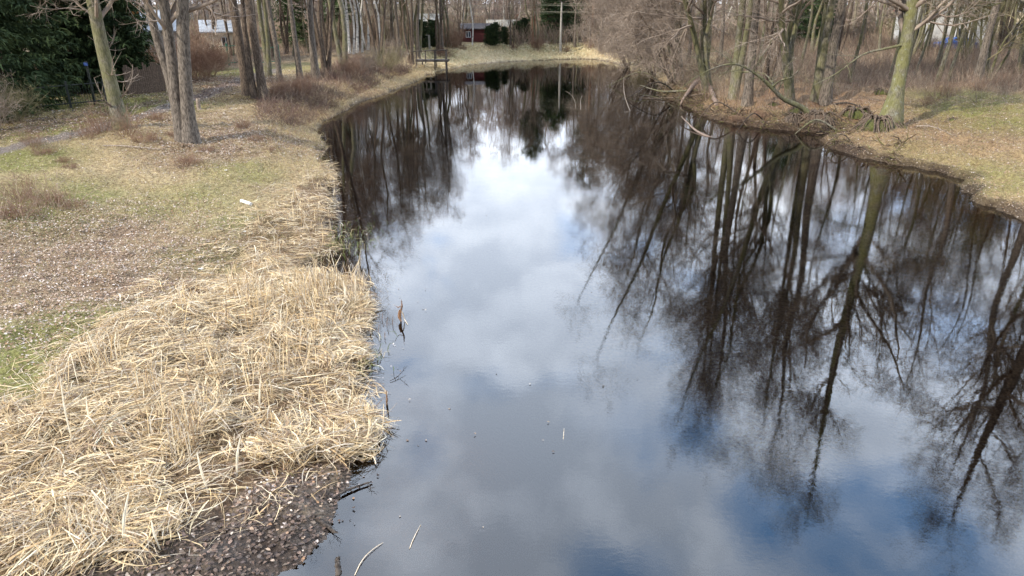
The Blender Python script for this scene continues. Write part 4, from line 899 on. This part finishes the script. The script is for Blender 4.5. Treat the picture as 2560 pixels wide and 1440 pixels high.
house(0, 0, 4.0, 5, 2.6, 2.0, 'cream_wall', 'red_roof', 'little cottage with red roof left of the orange pines', base=pos_at(1322, 122), axis='y', name='cottage', cat='house')
house(0, 0, 8.6, 9, 4.0, 2.7, 'white_wall', 'red_roof', 'white gabled house with red roof edge behind the thin trunks on the right', base=pos_at(2330, 84), axis='y', rz=.12, wins=((-2.3, 1.0, 1.1, 1.2), (1.9, 1.0, 1.1, 1.2), (0, 3.9, 1.0, 1.1)))
house(0, 0, 9.0, 8, 5.5, 3.0, 'cream_wall', 'red_roof', 'tall cream house with red roof right of the white gabled one', base=pos_at(2490, 92), wins=((-2.6, 1., 1.1, 1.3), (1.4, 1., 1.1, 1.3), (-2.6, 3.6, 1.1, 1.2), (1.4, 3.6, 1.1, 1.2)), rz=.1)

# iron garden fence, plank fence and green gate
def iron_fence(a, b_, label, hgt=1.25, mt='dark_iron', gap=.13, name='iron_fence', wall=.0):
    a = np.array(a); b_ = np.array(b_); d = b_-a; Ln = np.hypot(*d[:2]); r = empty(name, a, math.atan2(d[1], d[0])); tag(r, label, 'fence')
    zs = lambda t: d[2]*t
    n = int(Ln/gap); P = []; 
    for k in range(1, n):
        t = k/n; P.append([(t*Ln, 0, zs(t)+.08), (t*Ln, 0, zs(t)+hgt)])
    P = np.array(P); V_, F_ = tubes(P, np.full(P.shape[:2], .011), 4); bb = Bag(); bb.add(V_, F_); bb.obj('bars', MS[mt], r, smooth=False)
    Q = np.array([[(0, 0, .18), (Ln, 0, d[2]+.18)], [(0, 0, hgt-.1), (Ln, 0, d[2]+hgt-.1)]]); V_, F_ = tubes(Q, np.full((2, 2), .03), 4); bb = Bag(); bb.add(V_, F_); bb.obj('rail', MS[mt], r, smooth=False)
    for t in (0, .5, 1):
        boxes([(t*Ln-.06, t*Ln+.06, -.06, .06, zs(t)-.3, zs(t)+hgt+.12)], 'post', mt, r)
    return r
iron_fence(at(82, 277), at(268, 258), 'dark iron bar fence with a solid post in its middle before the spruces')
iron_fence(at(540, 166), at(606, 160), 'bright green metal fence beyond the red brown bush', 1.7, 'green_paint', .35, 'metal_fence')
iron_fence(at(640, 163), at(700, 158), 'green metal fence seen between the trunks of the left bank', 1.5, 'green_paint', .4, 'metal_fence')
def plank_fence(a, b_, label, hgt=1.7):
    a = np.array(a); b_ = np.array(b_); d = b_-a; Ln = np.hypot(*d[:2]); r = empty('plank_fence', a, math.atan2(d[1], d[0])); tag(r, label, 'fence'); g = np.random.default_rng(5)
    n = int(Ln/.13); boxes([(k*.13, k*.13+.11, -.012, .012, d[2]*k/n-.05, d[2]*k/n+hgt*(.82+.25*g.random())) for k in range(n)], 'board_panel', 'old_plank', r)
    boxes([(k*2.2-.05, k*2.2+.05, .014, .11, d[2]*k*2.2/Ln-.2, d[2]*k*2.2/Ln+hgt-.1) for k in range(int(Ln/2.2)+1)], 'posts', 'old_plank', r)
plank_fence(at(322, 236), at(420, 226), 'brown board fence between the dark evergreens and the three stemmed tree')
p = at(238, 262); r = empty('blue_sign', (p[0], p[1], p[2]-.1)); tag(r, 'small blue plate on a dark post beside the iron fence', 'sign')
boxes([(-.05, .05, -.05, .05, -.2, 2.5)], 'post', 'dark_iron', r); boxes([(-.11, .11, -.075, -.052, 2.25, 2.42)], 'plate', 'sign_blue', r)

# jetty
def jetty():
    D_ = 77.; z0 = 1.15; x0_ = (1050-1280)/F*D_*1.0; r = empty('jetty', (x0_, D_, 0)); tag(r, 'dark weathered wooden jetty with a railing at the far left shore', 'jetty')
    w = 3.35
    boxes([(k*.15, k*.15+.13, .003, 1.1, z0-.04, z0) for k in range(int(w/.15))], 'deck', 'jetty_wood', r)
    boxes([(0, w+.1, -.06, 0, z0-.2, z0-.03), (0, w+.1, 1.1, 1.17, z0-.2, z0-.03)], 'beam', 'jetty_wood', r)
    for x, zt, zb, yy in [(.05, 2.05, .2, -.13), (1.0, 2.1, .8, -.13), (1.95, 2.15, -1., -.13), (3.1, 2.1, -1., -.13), (1.95, 2.0, -1., 1.18), (3.1, 2.0, -1., 1.18), (.5, 1.1, .1, 1.18)]:
        boxes([(x, x+.11, yy, yy+.07, zb, zt)], 'post', 'jetty_wood', r)
    q, w_ = stem([(-.2, -.16, 1.98), (1.6, -.16, 2.08), (3.3, -.16, 2.16)], [.055, .055, .05], 6); b = Bag(); b.add(*tubes(q, w_, 6)); b.obj('handrail', MS['jetty_wood'], r)
    q, w_ = stem([(-.1, 1.27, 1.9), (1.6, 1.27, 2.0), (3.3, 1.27, 2.03)], [.045, .045, .04], 6); b = Bag(); b.add(*tubes(q, w_, 6)); b.obj('handrail', MS['jetty_wood'], r)
jetty()
p = at(1074, 126); r = empty('hand_pump', (p[0], p[1], p[2]-.05)); tag(r, 'pale post like hand pump on the green patch behind the jetty', 'pump')
boxes([(-.1, .1, -.1, .1, -.2, 1.7)], 'post', 'concrete', r); boxes([(-.38, .1, -.04, .04, 1.705, 1.78)], 'handle', 'concrete', r)
# utility pole and wires
p = pos_at(1401, 96); r = empty('utility_pole', p); tag(r, 'grey concrete pole carrying the overhead wires on the far bank', 'pole')
q, w_ = stem([(0, 0, -.4), (0, 0, 3), (.03, 0, 6.0)], [.17, .14, .10], 8); b = Bag(); b.add(*tubes(q, w_, 10)); b.obj('shaft', MS['concrete'], r)
boxes([(-.05, .05, -.7, .7, 4.9, 5.0)], 'crossarm', 'concrete', r)
for k, (zz, yy, nm) in enumerate([(5.9, 0., 'uppermost'), (5.72, 0.25, 'second highest'), (5.03, -.6, 'third highest'), (4.86, .6, 'lowest')]):
    pts = [(-40, p[1]+yy+3, p[2]+zz+.35), (-17, p[1]+yy+2, p[2]+zz-.4), (p[0], p[1]+yy, p[2]+zz-.05), (24, p[1]+yy-4, p[2]+zz+.1), (48, p[1]+yy-8, p[2]+zz+1.1)]
    q, w_ = stem(pts, [.012]*5, 30); b = Bag(); b.add(*tubes(q, w_, 4)); o = b.obj('power_line', MS['cable']); tag(o, nm+' of the four pale wires strung across the far bank', 'wire', 'overhead wires across the far bank')

# blue car seen through the right hand trunks
def car():
    p = pos_at(2362, 82); r = empty('parked_car', (p[0], p[1]-1.5, gz(p[0], p[1]-1.5)-.02), .1); tag(r, 'blue parked car in front of the white gabled house', 'car')
    prof = [(-2.0, .35), (-2.05, .75), (-1.9, .95), (-1.15, 1.02), (-.65, 1.42), (.75, 1.45), (1.35, 1.02), (1.95, .92), (2.05, .6), (2.0, .35)]
    n = len(prof); V = []
    for yy, sc in ((-.82, 0), (-.76, .03), (.76, .03), (.82, 0)): V += [(x, yy*(1 if z < 1.1 else .84), z+sc) for x, z in prof]
    V = np.array(V); F4 = [(k*n+i, k*n+i+1, (k+1)*n+i+1, (k+1)*n+i) for k in range(3) for i in range(n-1)]+[(k*n+n-1, k*n, (k+1)*n, (k+1)*n+n-1) for k in range(3)]
    mesh_obj('body', V, [np.array(F4), np.array([list(range(n))[::-1], [3*n+i for i in range(n)]])], MS['blue_paint'], r)
    b = Bag()
    for sg in (-1, 1):
        yy = sg*.795
        for xs in ((-1.0, -.1), (.0, 1.1)):
            a = np.array([(xs[0], yy*1.0, 1.02), (xs[1], yy, 1.02), (xs[1]-(.28 if xs[1] > .5 else 0), yy*.89, 1.38), (xs[0]+(.38 if xs[0] < -.5 else 0), yy*.89, 1.38)]); b.add(np.vstack([a, a+[0, sg*.01, 0]]), np.array([(0, 1, 2, 3), (7, 6, 5, 4)]))
    b.obj('windows', MS['window_glass'], r, smooth=False)
    for x in (-1.3, 1.3):
        for sg in (-1, 1):
            q = np.array([[(x, sg*.62, .32), (x, sg*.85, .32)]]); V_, F_ = tubes(q, np.full((1, 2), .32), 16)
            cap = [list(range(16)), list(range(31, 15, -1))]; mesh_obj('wheel', V_, [F_, np.array(cap)], MS['rubber'], r)
    for sg in (-1, 1): boxes([(2.0, 2.07, sg*.6-.15, sg*.6+.15, .62, .76)], 'headlight', 'white_paint', r)
car()
for k, (px, yy, w) in enumerate([(2430, 84, 2.6), (2500, 82, 2.2), (2290, 88, 1.8)]):
    p = pos_at(px, yy); r = empty('garden_wall', (p[0], p[1], p[2]-.1), .05); tag(r, ['low white wall piece right of the blue car', 'low white wall piece under the tall cream house', 'short white wall left of the blue car'][k], 'wall', 'white wall pieces behind the right wood')
    boxes([(-w/2, w/2, -.1, .1, -.3, .8)], 'wall', 'white_wall', r); boxes([(-w/2-.05, w/2+.05, -.14, .14, .803, .87)], 'coping', 'concrete', r)

# ------------------------------------------------------------------ dead wood and small things
def branch(name, pts, rad, m, label, cat, group=None, twigs=0, tl=.5, k=7, n=14, seed=1, twm=None, sag=0.):
    g = np.random.default_rng(seed); pts = np.array(pts, float); o0 = pts[0].copy(); q, w = stem(pts-o0, rad, n, 0, g); q[0, 1:-1] += g.normal(size=(n-2, 3))*min(rad)*.25
    b = Bag(); b.add(*tubes(q, w, k))
    if twigs:
        A_, RA_ = grow(q, w, twigs, .25, 1, 50, tl, 6, .55, sag, .18, rg=g, rmin=.005); b.add(*tubes(A_, RA_, 4))
        B_, RB_ = grow(A_, RA_, 5, .2, 1, 50, tl*.45, 4, .6, sag, .2, rg=g, rmin=.004); b.add(*tubes(B_, RB_, 3))
        if twigs > 8: D2, RD2 = grow(B_, RB_, 5, .2, 1, 50, tl*.22, 3, .6, sag, .2, rg=g, rmin=.0035); b.add(*ribbons(D2, RD2))
    # end cap
    o = b.obj(name, MS[m]); o.location = tuple(o0); tag(o, label, cat, group); return o
def P3(px, py, h=0.):
    """point h metres over the ground or water seen at the pixel"""
    p = at(px, py); return np.array([p[0], p[1], p[2]+h])
def over(px, py, ref):
    """point on the vertical plane through the spot ref facing the pond, seen at the pixel"""
    d = ray(px, py); t = ref[1]/d[1]; return np.array([0, 0, H])+d*t
rf = at(2040, 300)
branch('mossy_bough', [rf+[0, 0, -.3], over(2010, 272, rf), over(1960, 248, rf-[0, .3, 0]), over(1915, 205, rf-[0, .6, 0]), over(1870, 172, rf-[0, .9, 0]), over(1830, 160, rf-[0, 1.1, 0]), over(1780, 172, rf-[0, 1.3, 0]), over(1730, 200, rf-[0, 1.6, 0]), over(1690, 232, rf-[0, 1.8, 0])],
       [.20, .16, .13, .10, .06, .045, .03, .02, .01], 'bark_moss', 'mossy bough arching down from the bank over the water', 'bough', twigs=22, tl=2.0, seed=4, n=30)
branch('upright_branch', [over(1890, 176, rf-[0, .8, 0]), over(1896, 130, rf-[0, .8, 0]), over(1898, 95, rf-[0, .8, 0]), over(1880, 78, rf-[0, .8, 0]), over(1850, 72, rf-[0, .9, 0])], [.06, .05, .04, .03, .015], 'bark_brown', 'upright bare stem growing from the top of the mossy bough', 'stem', twigs=5, tl=1.0, seed=5)
branch('driftwood', [P3(1765, 216, .55), P3(1740, 222, .5), P3(1722, 238, .25), P3(1705, 256, .05), P3(1700, 262, -.15)], [.22, .2, .15, .09, .03], 'driftwood', 'pale broken driftwood trunk on the tip of the right spit', 'driftwood', seed=6, k=9)
branch('driftwood', [P3(1772, 222, .45), P3(1778, 240, .3), P3(1790, 256, .0), P3(1795, 262, -.3)], [.12, .16, .15, .08], 'driftwood', 'rotten root end beside the broken driftwood on the spit', 'driftwood', twigs=7, tl=.6, seed=7)
branch('fallen_branch', [P3(1790, 235, .3), P3(1700, 240, .35), P3(1650, 236, .25), P3(1600, 224, .35)], [.10, .08, .06, .03], 'bark_moss', 'mossy dead branch lying over the water behind the driftwood', 'branch', twigs=5, tl=1.2, seed=8)
branch('fallen_branch', [P3(1760, 244, .25), P3(1680, 250, .15), P3(1598, 247, .05)], [.07, .05, .02], 'bark_brown', 'straight dark branch lying low on the water behind the spit', 'branch', twigs=3, tl=.7, seed=9)
branch('floating_log', [P3(1702, 303, .30), P3(1722, 318, .16), P3(1745, 332, .05), P3(1775, 342, -.05), P3(1800, 340, -.2)], [.02, .045, .065, .085, .06], 'driftwood', 'reddish brown curved log poking out of the water before the spit', 'log', seed=10, k=9)
branch('dead_branch', [P3(1578, 280, -.1), P3(1562, 262, .5), P3(1557, 240, .9), P3(1558, 230, 1.2)], [.022, .018, .012, .006], 'dead_wood', 'pale forked dead branch standing in the water before the leaning trees', 'branch', twigs=4, tl=.7, seed=11)
branch('dead_branch', [P3(1440, 272, -.05), P3(1436, 262, .3), P3(1425, 252, .5), P3(1412, 248, .6)], [.014, .011, .008, .005], 'dead_wood', 'small pale curved twig rising from the middle of the far water', 'branch', seed=12)
branch('dead_branch', [P3(1452, 276, -.05), P3(1451, 262, .3), P3(1455, 254, .45)], [.02, .015, .008], 'dead_wood', 'tiny forked twig in the far water beside the curved one', 'branch', twigs=2, tl=.25, seed=13)
# exposed roots and moss humps on the right bank
def root_mass(px, py, n, sz, label, seed, mossy=True, name='root_mass'):
    g = np.random.default_rng(seed); p = at(px, py); r = empty(name, (p[0], p[1], p[2]-.05)); tag(r, label, 'roots', 'root masses of the right bank'); b = Bag()
    for k in range(n):
        a = g.uniform(0, 6.28); q, w = stem([(math.cos(a)*sz*.15, math.sin(a)*sz*.15, sz*g.uniform(.2, .5)), (math.cos(a)*sz*.5, math.sin(a)*sz*.4, sz*g.uniform(.2, .55)), (math.cos(a)*sz*g.uniform(.7, 1.2), math.sin(a)*sz*.7-.2*sz, g.uniform(-.3, .15)*sz)], [sz*.06, sz*g.uniform(.02, .05), sz*.012], 9, sz*.02, g); b.add(*tubes(q, w, 5))
    b.obj('root', MS['bark_brown'], r)
    # lumpy body
    th = np.linspace(0, math.pi/2, 7); ph = np.linspace(0, 2*math.pi, 19)[:-1]; T, Pp = np.meshgrid(th, ph, indexing='ij'); rad = sz*.55*(.75+.5*fbm(T*2+seed, Pp*1.5+np.cos(Pp), 1.6, 3))
    V = np.stack([rad*np.sin(T)*np.cos(Pp)*1.25, rad*np.sin(T)*np.sin(Pp), rad*np.cos(T)*.8-.05], -1).reshape(-1, 3); i_ = np.arange(7*18).reshape(7, 18); nx = np.roll(i_, -1, 1)
    Fq = np.stack([i_[:-1], nx[:-1], nx[1:], i_[1:]], -1).reshape(-1, 4); mesh_obj('soil_hump', V, Fq, MS['moss'] if mossy else MS['bark_brown'], r, smooth=True)
for a in [(2045, 305, 40, 1.3, 'dark tangle of roots above the inlet', 1, False), (1985, 303, 24, .9, 'small root clump on the spit beside the inlet', 2, False), (2192, 322, 46, 1.5, 'root plate on the left foot of the mossy tree', 3, True), (2140, 290, 26, 1.15, 'mossy root hump left of the mossy tree', 4, True),
          (1990, 278, 14, .6, 'mossy hump at the foot of the bough', 5, True), (2380, 300, 10, .4, 'small mossy stump on the open right bank', 6, True), (1935, 262, 12, .5, 'mossy hump behind the spit tussocks', 7, True), (2205, 232, 14, .7, 'high mossy root hump behind the mossy tree', 8, True)]:
    root_mass(*a)
# left bank small things
def cylinder(name, a, b_, r, m, label, cat):
    q = np.array([[a, b_]], float); o0 = q[0, 0].copy(); q = q-o0; V_, F_ = tubes(q, np.full((1, 2), r), 18); o = mesh_obj(name, V_, [F_, np.array([list(range(18)), list(range(35, 17, -1))])], MS[m]); o.location = tuple(o0); return tag(o, label, cat)
cylinder('birch_log', P3(604, 507, .065), P3(628, 516, .055), .06, 'plastic_white', 'short white log lying on the grass of the left bank', 'log')
p = at(498, 275)
g = np.random.default_rng(3); q, w_ = stem([(0, 0, -.2), (0, 0, .3), (.03, 0, .62)], [.13, .11, .10], 6); b = Bag(); b.add(*tubes(q, w_, 9)); o = b.obj('stump', MS['dead_wood']); o.location = tuple(p); tag(o, 'grey weathered stump to the right of the three stemmed tree', 'stump')
def scrap(px, py, sz, label, seed):
    g = np.random.default_rng(seed); p = at(px, py); n = 6; gx, gy = np.meshgrid(np.linspace(-1, 1, n), np.linspace(-.6, .6, n), indexing='ij'); V = np.stack([gx*sz+g.normal(size=gx.shape)*sz*.12, gy*sz+g.normal(size=gx.shape)*sz*.1, .03+abs(g.normal(size=gx.shape))*sz*.3], -1).reshape(-1, 3)
    i_ = np.arange(n*n).reshape(n, n); o = mesh_obj('crumpled_paper', V, np.stack([i_[:-1, :-1], i_[1:, :-1], i_[1:, 1:], i_[:-1, 1:]], -1).reshape(-1, 4), MS['plastic_white']); o.location = tuple(p); tag(o, label, 'litter', 'scraps of paper on the left bank')
scrap(502, 677, .06, 'white crumpled scrap on the grass above the reed bed', 1); scrap(565, 428, .05, 'tiny white scrap below the three stemmed tree', 2); scrap(612, 582, .05, 'small pale scrap near the white log', 3)
# broken reeds and sticks standing or floating in the water
def w_(px, py, z=0.): a = flat(px, py, 0.); return np.array([a[0], a[1], z])
def wv(px, py, ref):
    """a point above the water spot ref, as high as the pixel shows it"""
    a = flat(*ref); d = ray(px, py); t = a[1]/d[1]; return np.array([d[0]*t, a[1], H+d[2]*t])
mat('reed_brown', b_plain((.22, .12, .065), sc=20, var=.4)); mat('reed_pale', b_plain((.66, .52, .36), sc=20, var=.25))
def reed_leaf(lst, label, group=None, name='broken_reed', cat='reed'):
    r = empty(name, (*lst[0][0][0][:2], 0)) ; tag(r, label, cat, group); o0 = np.array([*lst[0][0][0][:2], 0])
    for pts, wd, m in lst:
        q, ww = stem(np.array(pts)-o0, wd, 12); b = Bag(); b.add(*tubes(q, ww, 5)); b.obj('blade', MS[m], r)
rfp = (1003, 803)
reed_leaf([([w_(1003, 803, -.2), wv(1001, 785, rfp), wv(1005, 765, rfp), wv(1003, 749, rfp)], [.012, .022, .02, .006], 'reed_brown'), ([wv(1002, 766, rfp), wv(995, 768, rfp), wv(988, 764, rfp)], [.012, .01, .004], 'reed_brown'),
           ([wv(1003, 776, rfp), wv(1008, 786, rfp), w_(1012, 802, .03), w_(1020, 813, .01)], [.010, .012, .008, .004], 'reed_pale'), ([wv(999, 775, rfp), wv(998, 792, rfp), w_(1004, 806, .02)], [.018, .035, .01], 'reed_brown')], 'folded brown reed standing alone in open water off the reed bed')
rfp = (966, 1012)
reed_leaf([([w_(966, 1012, -.1), wv(967, 1000, rfp), wv(966, 975, rfp)], [.012, .02, .005], 'reed_brown'), ([wv(967, 1000, rfp), wv(970, 1010, rfp)], [.012, .004], 'reed_pale')], 'small brown reed spike standing in water beside the pale shore')
rfp = (957, 815)
for px, py, hh in [(966, 815, 24), (980, 812, 22), (954, 800, 18), (960, 845, 16), (945, 830, 20)]:
    reed_leaf([([w_(px, py, -.1), wv(px+2, py-hh*.6, (px, py)), wv(px+3, py-hh, (px, py))], [.007, .006, .003], 'reed_brown')], 'thin dark reed shoots in the water off the reed bed corner', 'thin shoots off the reed bed corner', 'reed_shoot')
branch('floating_stick', [w_(887, 1440, .01), w_(905, 1405, .02), w_(930, 1378, .02), w_(958, 1358, .01)], [.006, .006, .005, .003], 'reed_pale', 'long pale curved stick floating at the bottom edge of the water', 'stick', seed=20)
branch('floating_stick', [w_(1024, 1372, .005), w_(1036, 1345, .02), w_(1052, 1313, .01)], [.005, .005, .002], 'reed_pale', 'straight pale stick floating just right of the curved one', 'stick', seed=21)
branch('floating_stick', [w_(1408, 1104, -.03), w_(1409, 1090, .03), w_(1410, 1078, .06)], [.003, .004, .002], 'reed_pale', 'lone tiny twig in the middle of the open water', 'stick', seed=22)
branch('sunken_branch', [w_(735, 1285, .10), w_(780, 1300, .08), w_(815, 1318, .04), w_(846, 1335, -.02)], [.018, .028, .03, .02], 'wet_wood', 'dark wet branch reaching from the muddy shore into the water', 'branch', twigs=3, tl=.5, seed=23)
branch('sunken_branch', [w_(800, 1270, .05), w_(860, 1235, .04), w_(890, 1222, .04), w_(930, 1208, .03)], [.012, .02, .02, .01], 'wet_wood', 'dark forked stick lying in the shallows beside the leaf patch', 'branch', twigs=3, tl=.3, seed=24)
branch('wet_post', [w_(842, 1445, -.1), w_(845, 1425, .06), w_(848, 1412, .12)], [.04, .04, .03], 'wet_wood', 'stubby black stick at the bottom edge of the pond', 'stick', seed=25)
branch('reed_stick', [P3(885, 1137, .08), w_(915, 1148, .10), w_(934, 1152, .08), w_(940, 1164, .03)], [.010, .010, .009, .012], 'reed_pale', 'kinked reddish reed stem poking out over the shallows', 'reed', seed=26)
branch('twig', [w_(975, 955, .02), w_(995, 945, .04), w_(1013, 930, .08)], [.006, .006, .003], 'wet_wood', 'thin curled dark twig floating off the reed bed', 'stick', twigs=3, tl=.25, seed=27)
branch('fallen_branch', [P3(258, 368, .06), P3(320, 372, .10), P3(400, 378, .05)], [.02, .03, .015], 'dead_wood', 'thin pale fallen branch lying left of the three stemmed tree', 'branch', twigs=3, tl=.5, seed=28)
for k, (a_, b_, w0, lb) in enumerate([((592, 1192), (600, 1095), .016, 'upright white reed leaf at the lower edge of the reed bed'), ((522, 1238), (492, 1130), .016, 'long white reed leaf leaning left near the lower reed edge'), ((650, 1045), (652, 940), .013, 'pale upright reed leaf in the middle of the reed bed'),
                        ((308, 1368), (322, 1230), .018, 'broad pale reed leaf leaning right at the bottom of the reed bed'), ((232, 1075), (215, 990), .013, 'tall pale reed leaf on the left of the reed bed'), ((182, 1110), (150, 940), .012, 'thin tall stalk near the left end of the reed bed'),
                        ((402, 1380), (378, 1300), .014, 'bent pale reed leaf beside the dark mud'), ((890, 770), (888, 688), .012, 'upright stalk on the corner of the reed bed by the water'), ((868, 772), (858, 700), .012, 'stalk just left of the corner stalk by the water')]):
    r0 = at(*a_); tp = over(b_[0], b_[1], r0+[0, .0, 0]); mid = (r0+tp)/2+[0, -.03, .05]
    q, ww = stem([r0*0, mid-r0, tp-r0], [.6, 1, .25], 8); V_, F_ = ribbons(q, ww*w0*1.3, side=np.array([[0, 1., 0]])); V2, F2 = tubes(q, ww*w0*.45, 5)
    b = Bag(); b.add(V_, F_); b.add(V2, F2); o = b.obj('reed_leaf', MS['reed_white'] if 'reed_white' in MS else mat('reed_white', b_plain((.80, .72, .56), sc=12, var=.12)), smooth=False); o.location = tuple(r0); tag(o, lb, 'reed', 'pale upright leaves in the reed bed')
# big tree just outside the picture on the right, seen in the water
st = stems_px(0, [([(0, 0, -.3), (-.1, 0, 2), (-.3, 0, 6), (-.9, 0, 10), (-1.6, -.2, 14), (-2.0, -.2, 19)], [.42, .33, .3, .25, .16, .03])], 1)
t = make_tree('big_tree', 81, 19, .4, stems=st, bark='bark_brown', twig='twig_grey', crown=dict(CR, lim=(15, .35, .97, 58, 7.0), tw=(7, 50, 1.1), fine=(4, 45, .5)))
xx = pos_at(2760, 31); t.location = tuple(xx); tag(t, 'big tree by the right edge whose dark branches show in the water', 'tree', G_R)
for k_, (px, yy, kk, sc, lb) in enumerate([(2900, 38, 'a', 1.15, 'tall tree beyond the right edge of the open bank'), (2680, 44, 'b', 1.15, 'twin trunk beyond the right edge, deeper on the bank'), (2440, 52, 'a', 1.1, 'tall tree at the edge of the right wood behind open grass'), (2560, 56, 'c', 1.15, 'three trunks at the right wood edge'), (2340, 54, 'pole', 1.4, 'thin tall trunk at the wood edge right of the mossy tree'), (2640, 36, 'a', 1.0, 'straight tree just beyond the right edge')]):
    t = copy_tree(LIB[kk][0]); pp = pos_at(px, yy); t.location = (pp[0], pp[1], pp[2]-.05); t.rotation_euler = (0, 0, 1.3*k_); t.scale = (sc,)*3; tag(t, lb, 'tree', G_R)

# tangled roots and dead stems along the eroded right shore
g = np.random.default_rng(40)
def tangle():
    x, y, z, s, px, py = ground_pts(120000, (6, 30, 24, 62), lambda x, y, z, s, px, py: (s > .0) & (s < 1.9) & (px > 1640) & (px < 2260) & (g.random(len(x)) < np.clip(1.9*fbm(x, y, .8, 3)-.45, 0, 1)*.9), g); n = len(x)
    a = g.random(n)*6.28; hh = .25+.75*g.random(n)**2; up_ = g.random(n)*.7-.15; P = np.empty((n, 4, 3)); d = nrm(np.stack([np.cos(a), np.sin(a), up_+.25], 1)); P[:, 0] = np.stack([x, y, z], 1)
    for k in range(1, 4):
        d = nrm(d+g.normal(size=d.shape)*.3-np.array([0, 0, .14])); P[:, k] = P[:, k-1]+d*(hh/3)[:, None]
    P[..., 2] = np.maximum(P[..., 2], -.05); V_, F_ = tubes(P, (.007+.025*g.random(n)**3)[:, None]*np.array([1.2, 1, .8, .4]), 3); b = Bag(); b.add(V_, F_, np.repeat(colours(n, [(.10, .07, .05), (.16, .115, .08), (.24, .18, .12), (.08, .055, .04), (.14, .13, .05)], .2, g), 12, 0))
    o = b.obj('root_tangle', MS['stem']); tag(o, 'dark tangle of roots and dead stems along the eroded right shore', 'roots', kind='stuff')
tangle()
g = np.random.default_rng(41)
def water_grass():
    P = []; C_ = []
    for px, py, n, r in [(870, 592, 90, .5), (850, 632, 70, .4), (885, 605, 50, .5), (905, 900, 40, .3), (1000, 700, 0, .3), (925, 905, 25, .3)]:
        q = flat(px, py); 
        for k in range(n):
            a = g.random()*6.28; h = g.uniform(.08, .3); x = q[0]+g.normal()*r; y = q[1]+g.normal()*r*1.4; P.append([(x, y, -.05), (x+math.cos(a)*h*.35, y+math.sin(a)*h*.35, h*.6), (x+math.cos(a)*h, y+math.sin(a)*h, h*.55)])
    P = np.array(P); n = len(P); V_, F_ = ribbons(P, np.full((n, 1), .006)*np.array([1, .9, .3]), side=np.stack([g.normal(size=n), np.ones(n), g.normal(size=n)*.5], 1))
    b = Bag(); b.add(V_, F_, np.repeat(colours(n, [(.16, .20, .06), (.26, .27, .10), (.5, .4, .22)], .15, g), 6, 0)); o = b.obj('water_grass', MS['blade'], smooth=False); tag(o, 'sparse green blades growing out of the shallows beside the reed bed', 'grass', kind='stuff')
water_grass()
# limbs hanging and lying along the right shore
for k, (a_, m_, b_, r0, lb) in enumerate([((1850, 290), (1790, 255), (1745, 300), .045, 'dark bent limb dipping into the water at the start of the spit'), ((1905, 300), (1880, 285), (1840, 330), .03, 'thin limb hanging over the edge of the spit'),
        ((2090, 330), (2040, 300), (1985, 335), .05, 'dark limb bridging the mouth of the inlet'), ((2130, 360), (2100, 335), (2050, 372), .03, 'thin fallen limb below the root plate by the inlet'), ((1690, 235), (1640, 205), (1560, 250), .045, 'long drooping limb reaching furthest over the water from the driftwood'),
        ((1660, 215), (1600, 180), (1520, 215), .04, 'drooping limb over the water where the low trees lean'), ((2290, 318), (2330, 322), (2390, 345), .03, 'pale fallen stick lying on the leaves right of the mossy tree'), ((2060, 268), (2120, 262), (2180, 285), .05, 'fallen trunk lying in the litter behind the inlet')]):
    A0 = P3(*a_, .05); B0 = P3(*b_, .0); M0 = over(m_[0], m_[1], (A0+B0)/2) if k < 6 else P3(*m_, .1)
    branch('fallen_limb', [A0, M0, B0-[0, 0, .05 if k < 6 else -.05]], [r0*1.3, r0, r0*.35], ['bark_brown', 'wet_wood', 'bark_moss'][k % 3] if k != 6 else 'dead_wood', lb, 'limb', 'fallen limbs of the right bank', twigs=6 if k < 6 else 3, tl=.9 if k < 6 else .5, seed=60+k, sag=-.05)
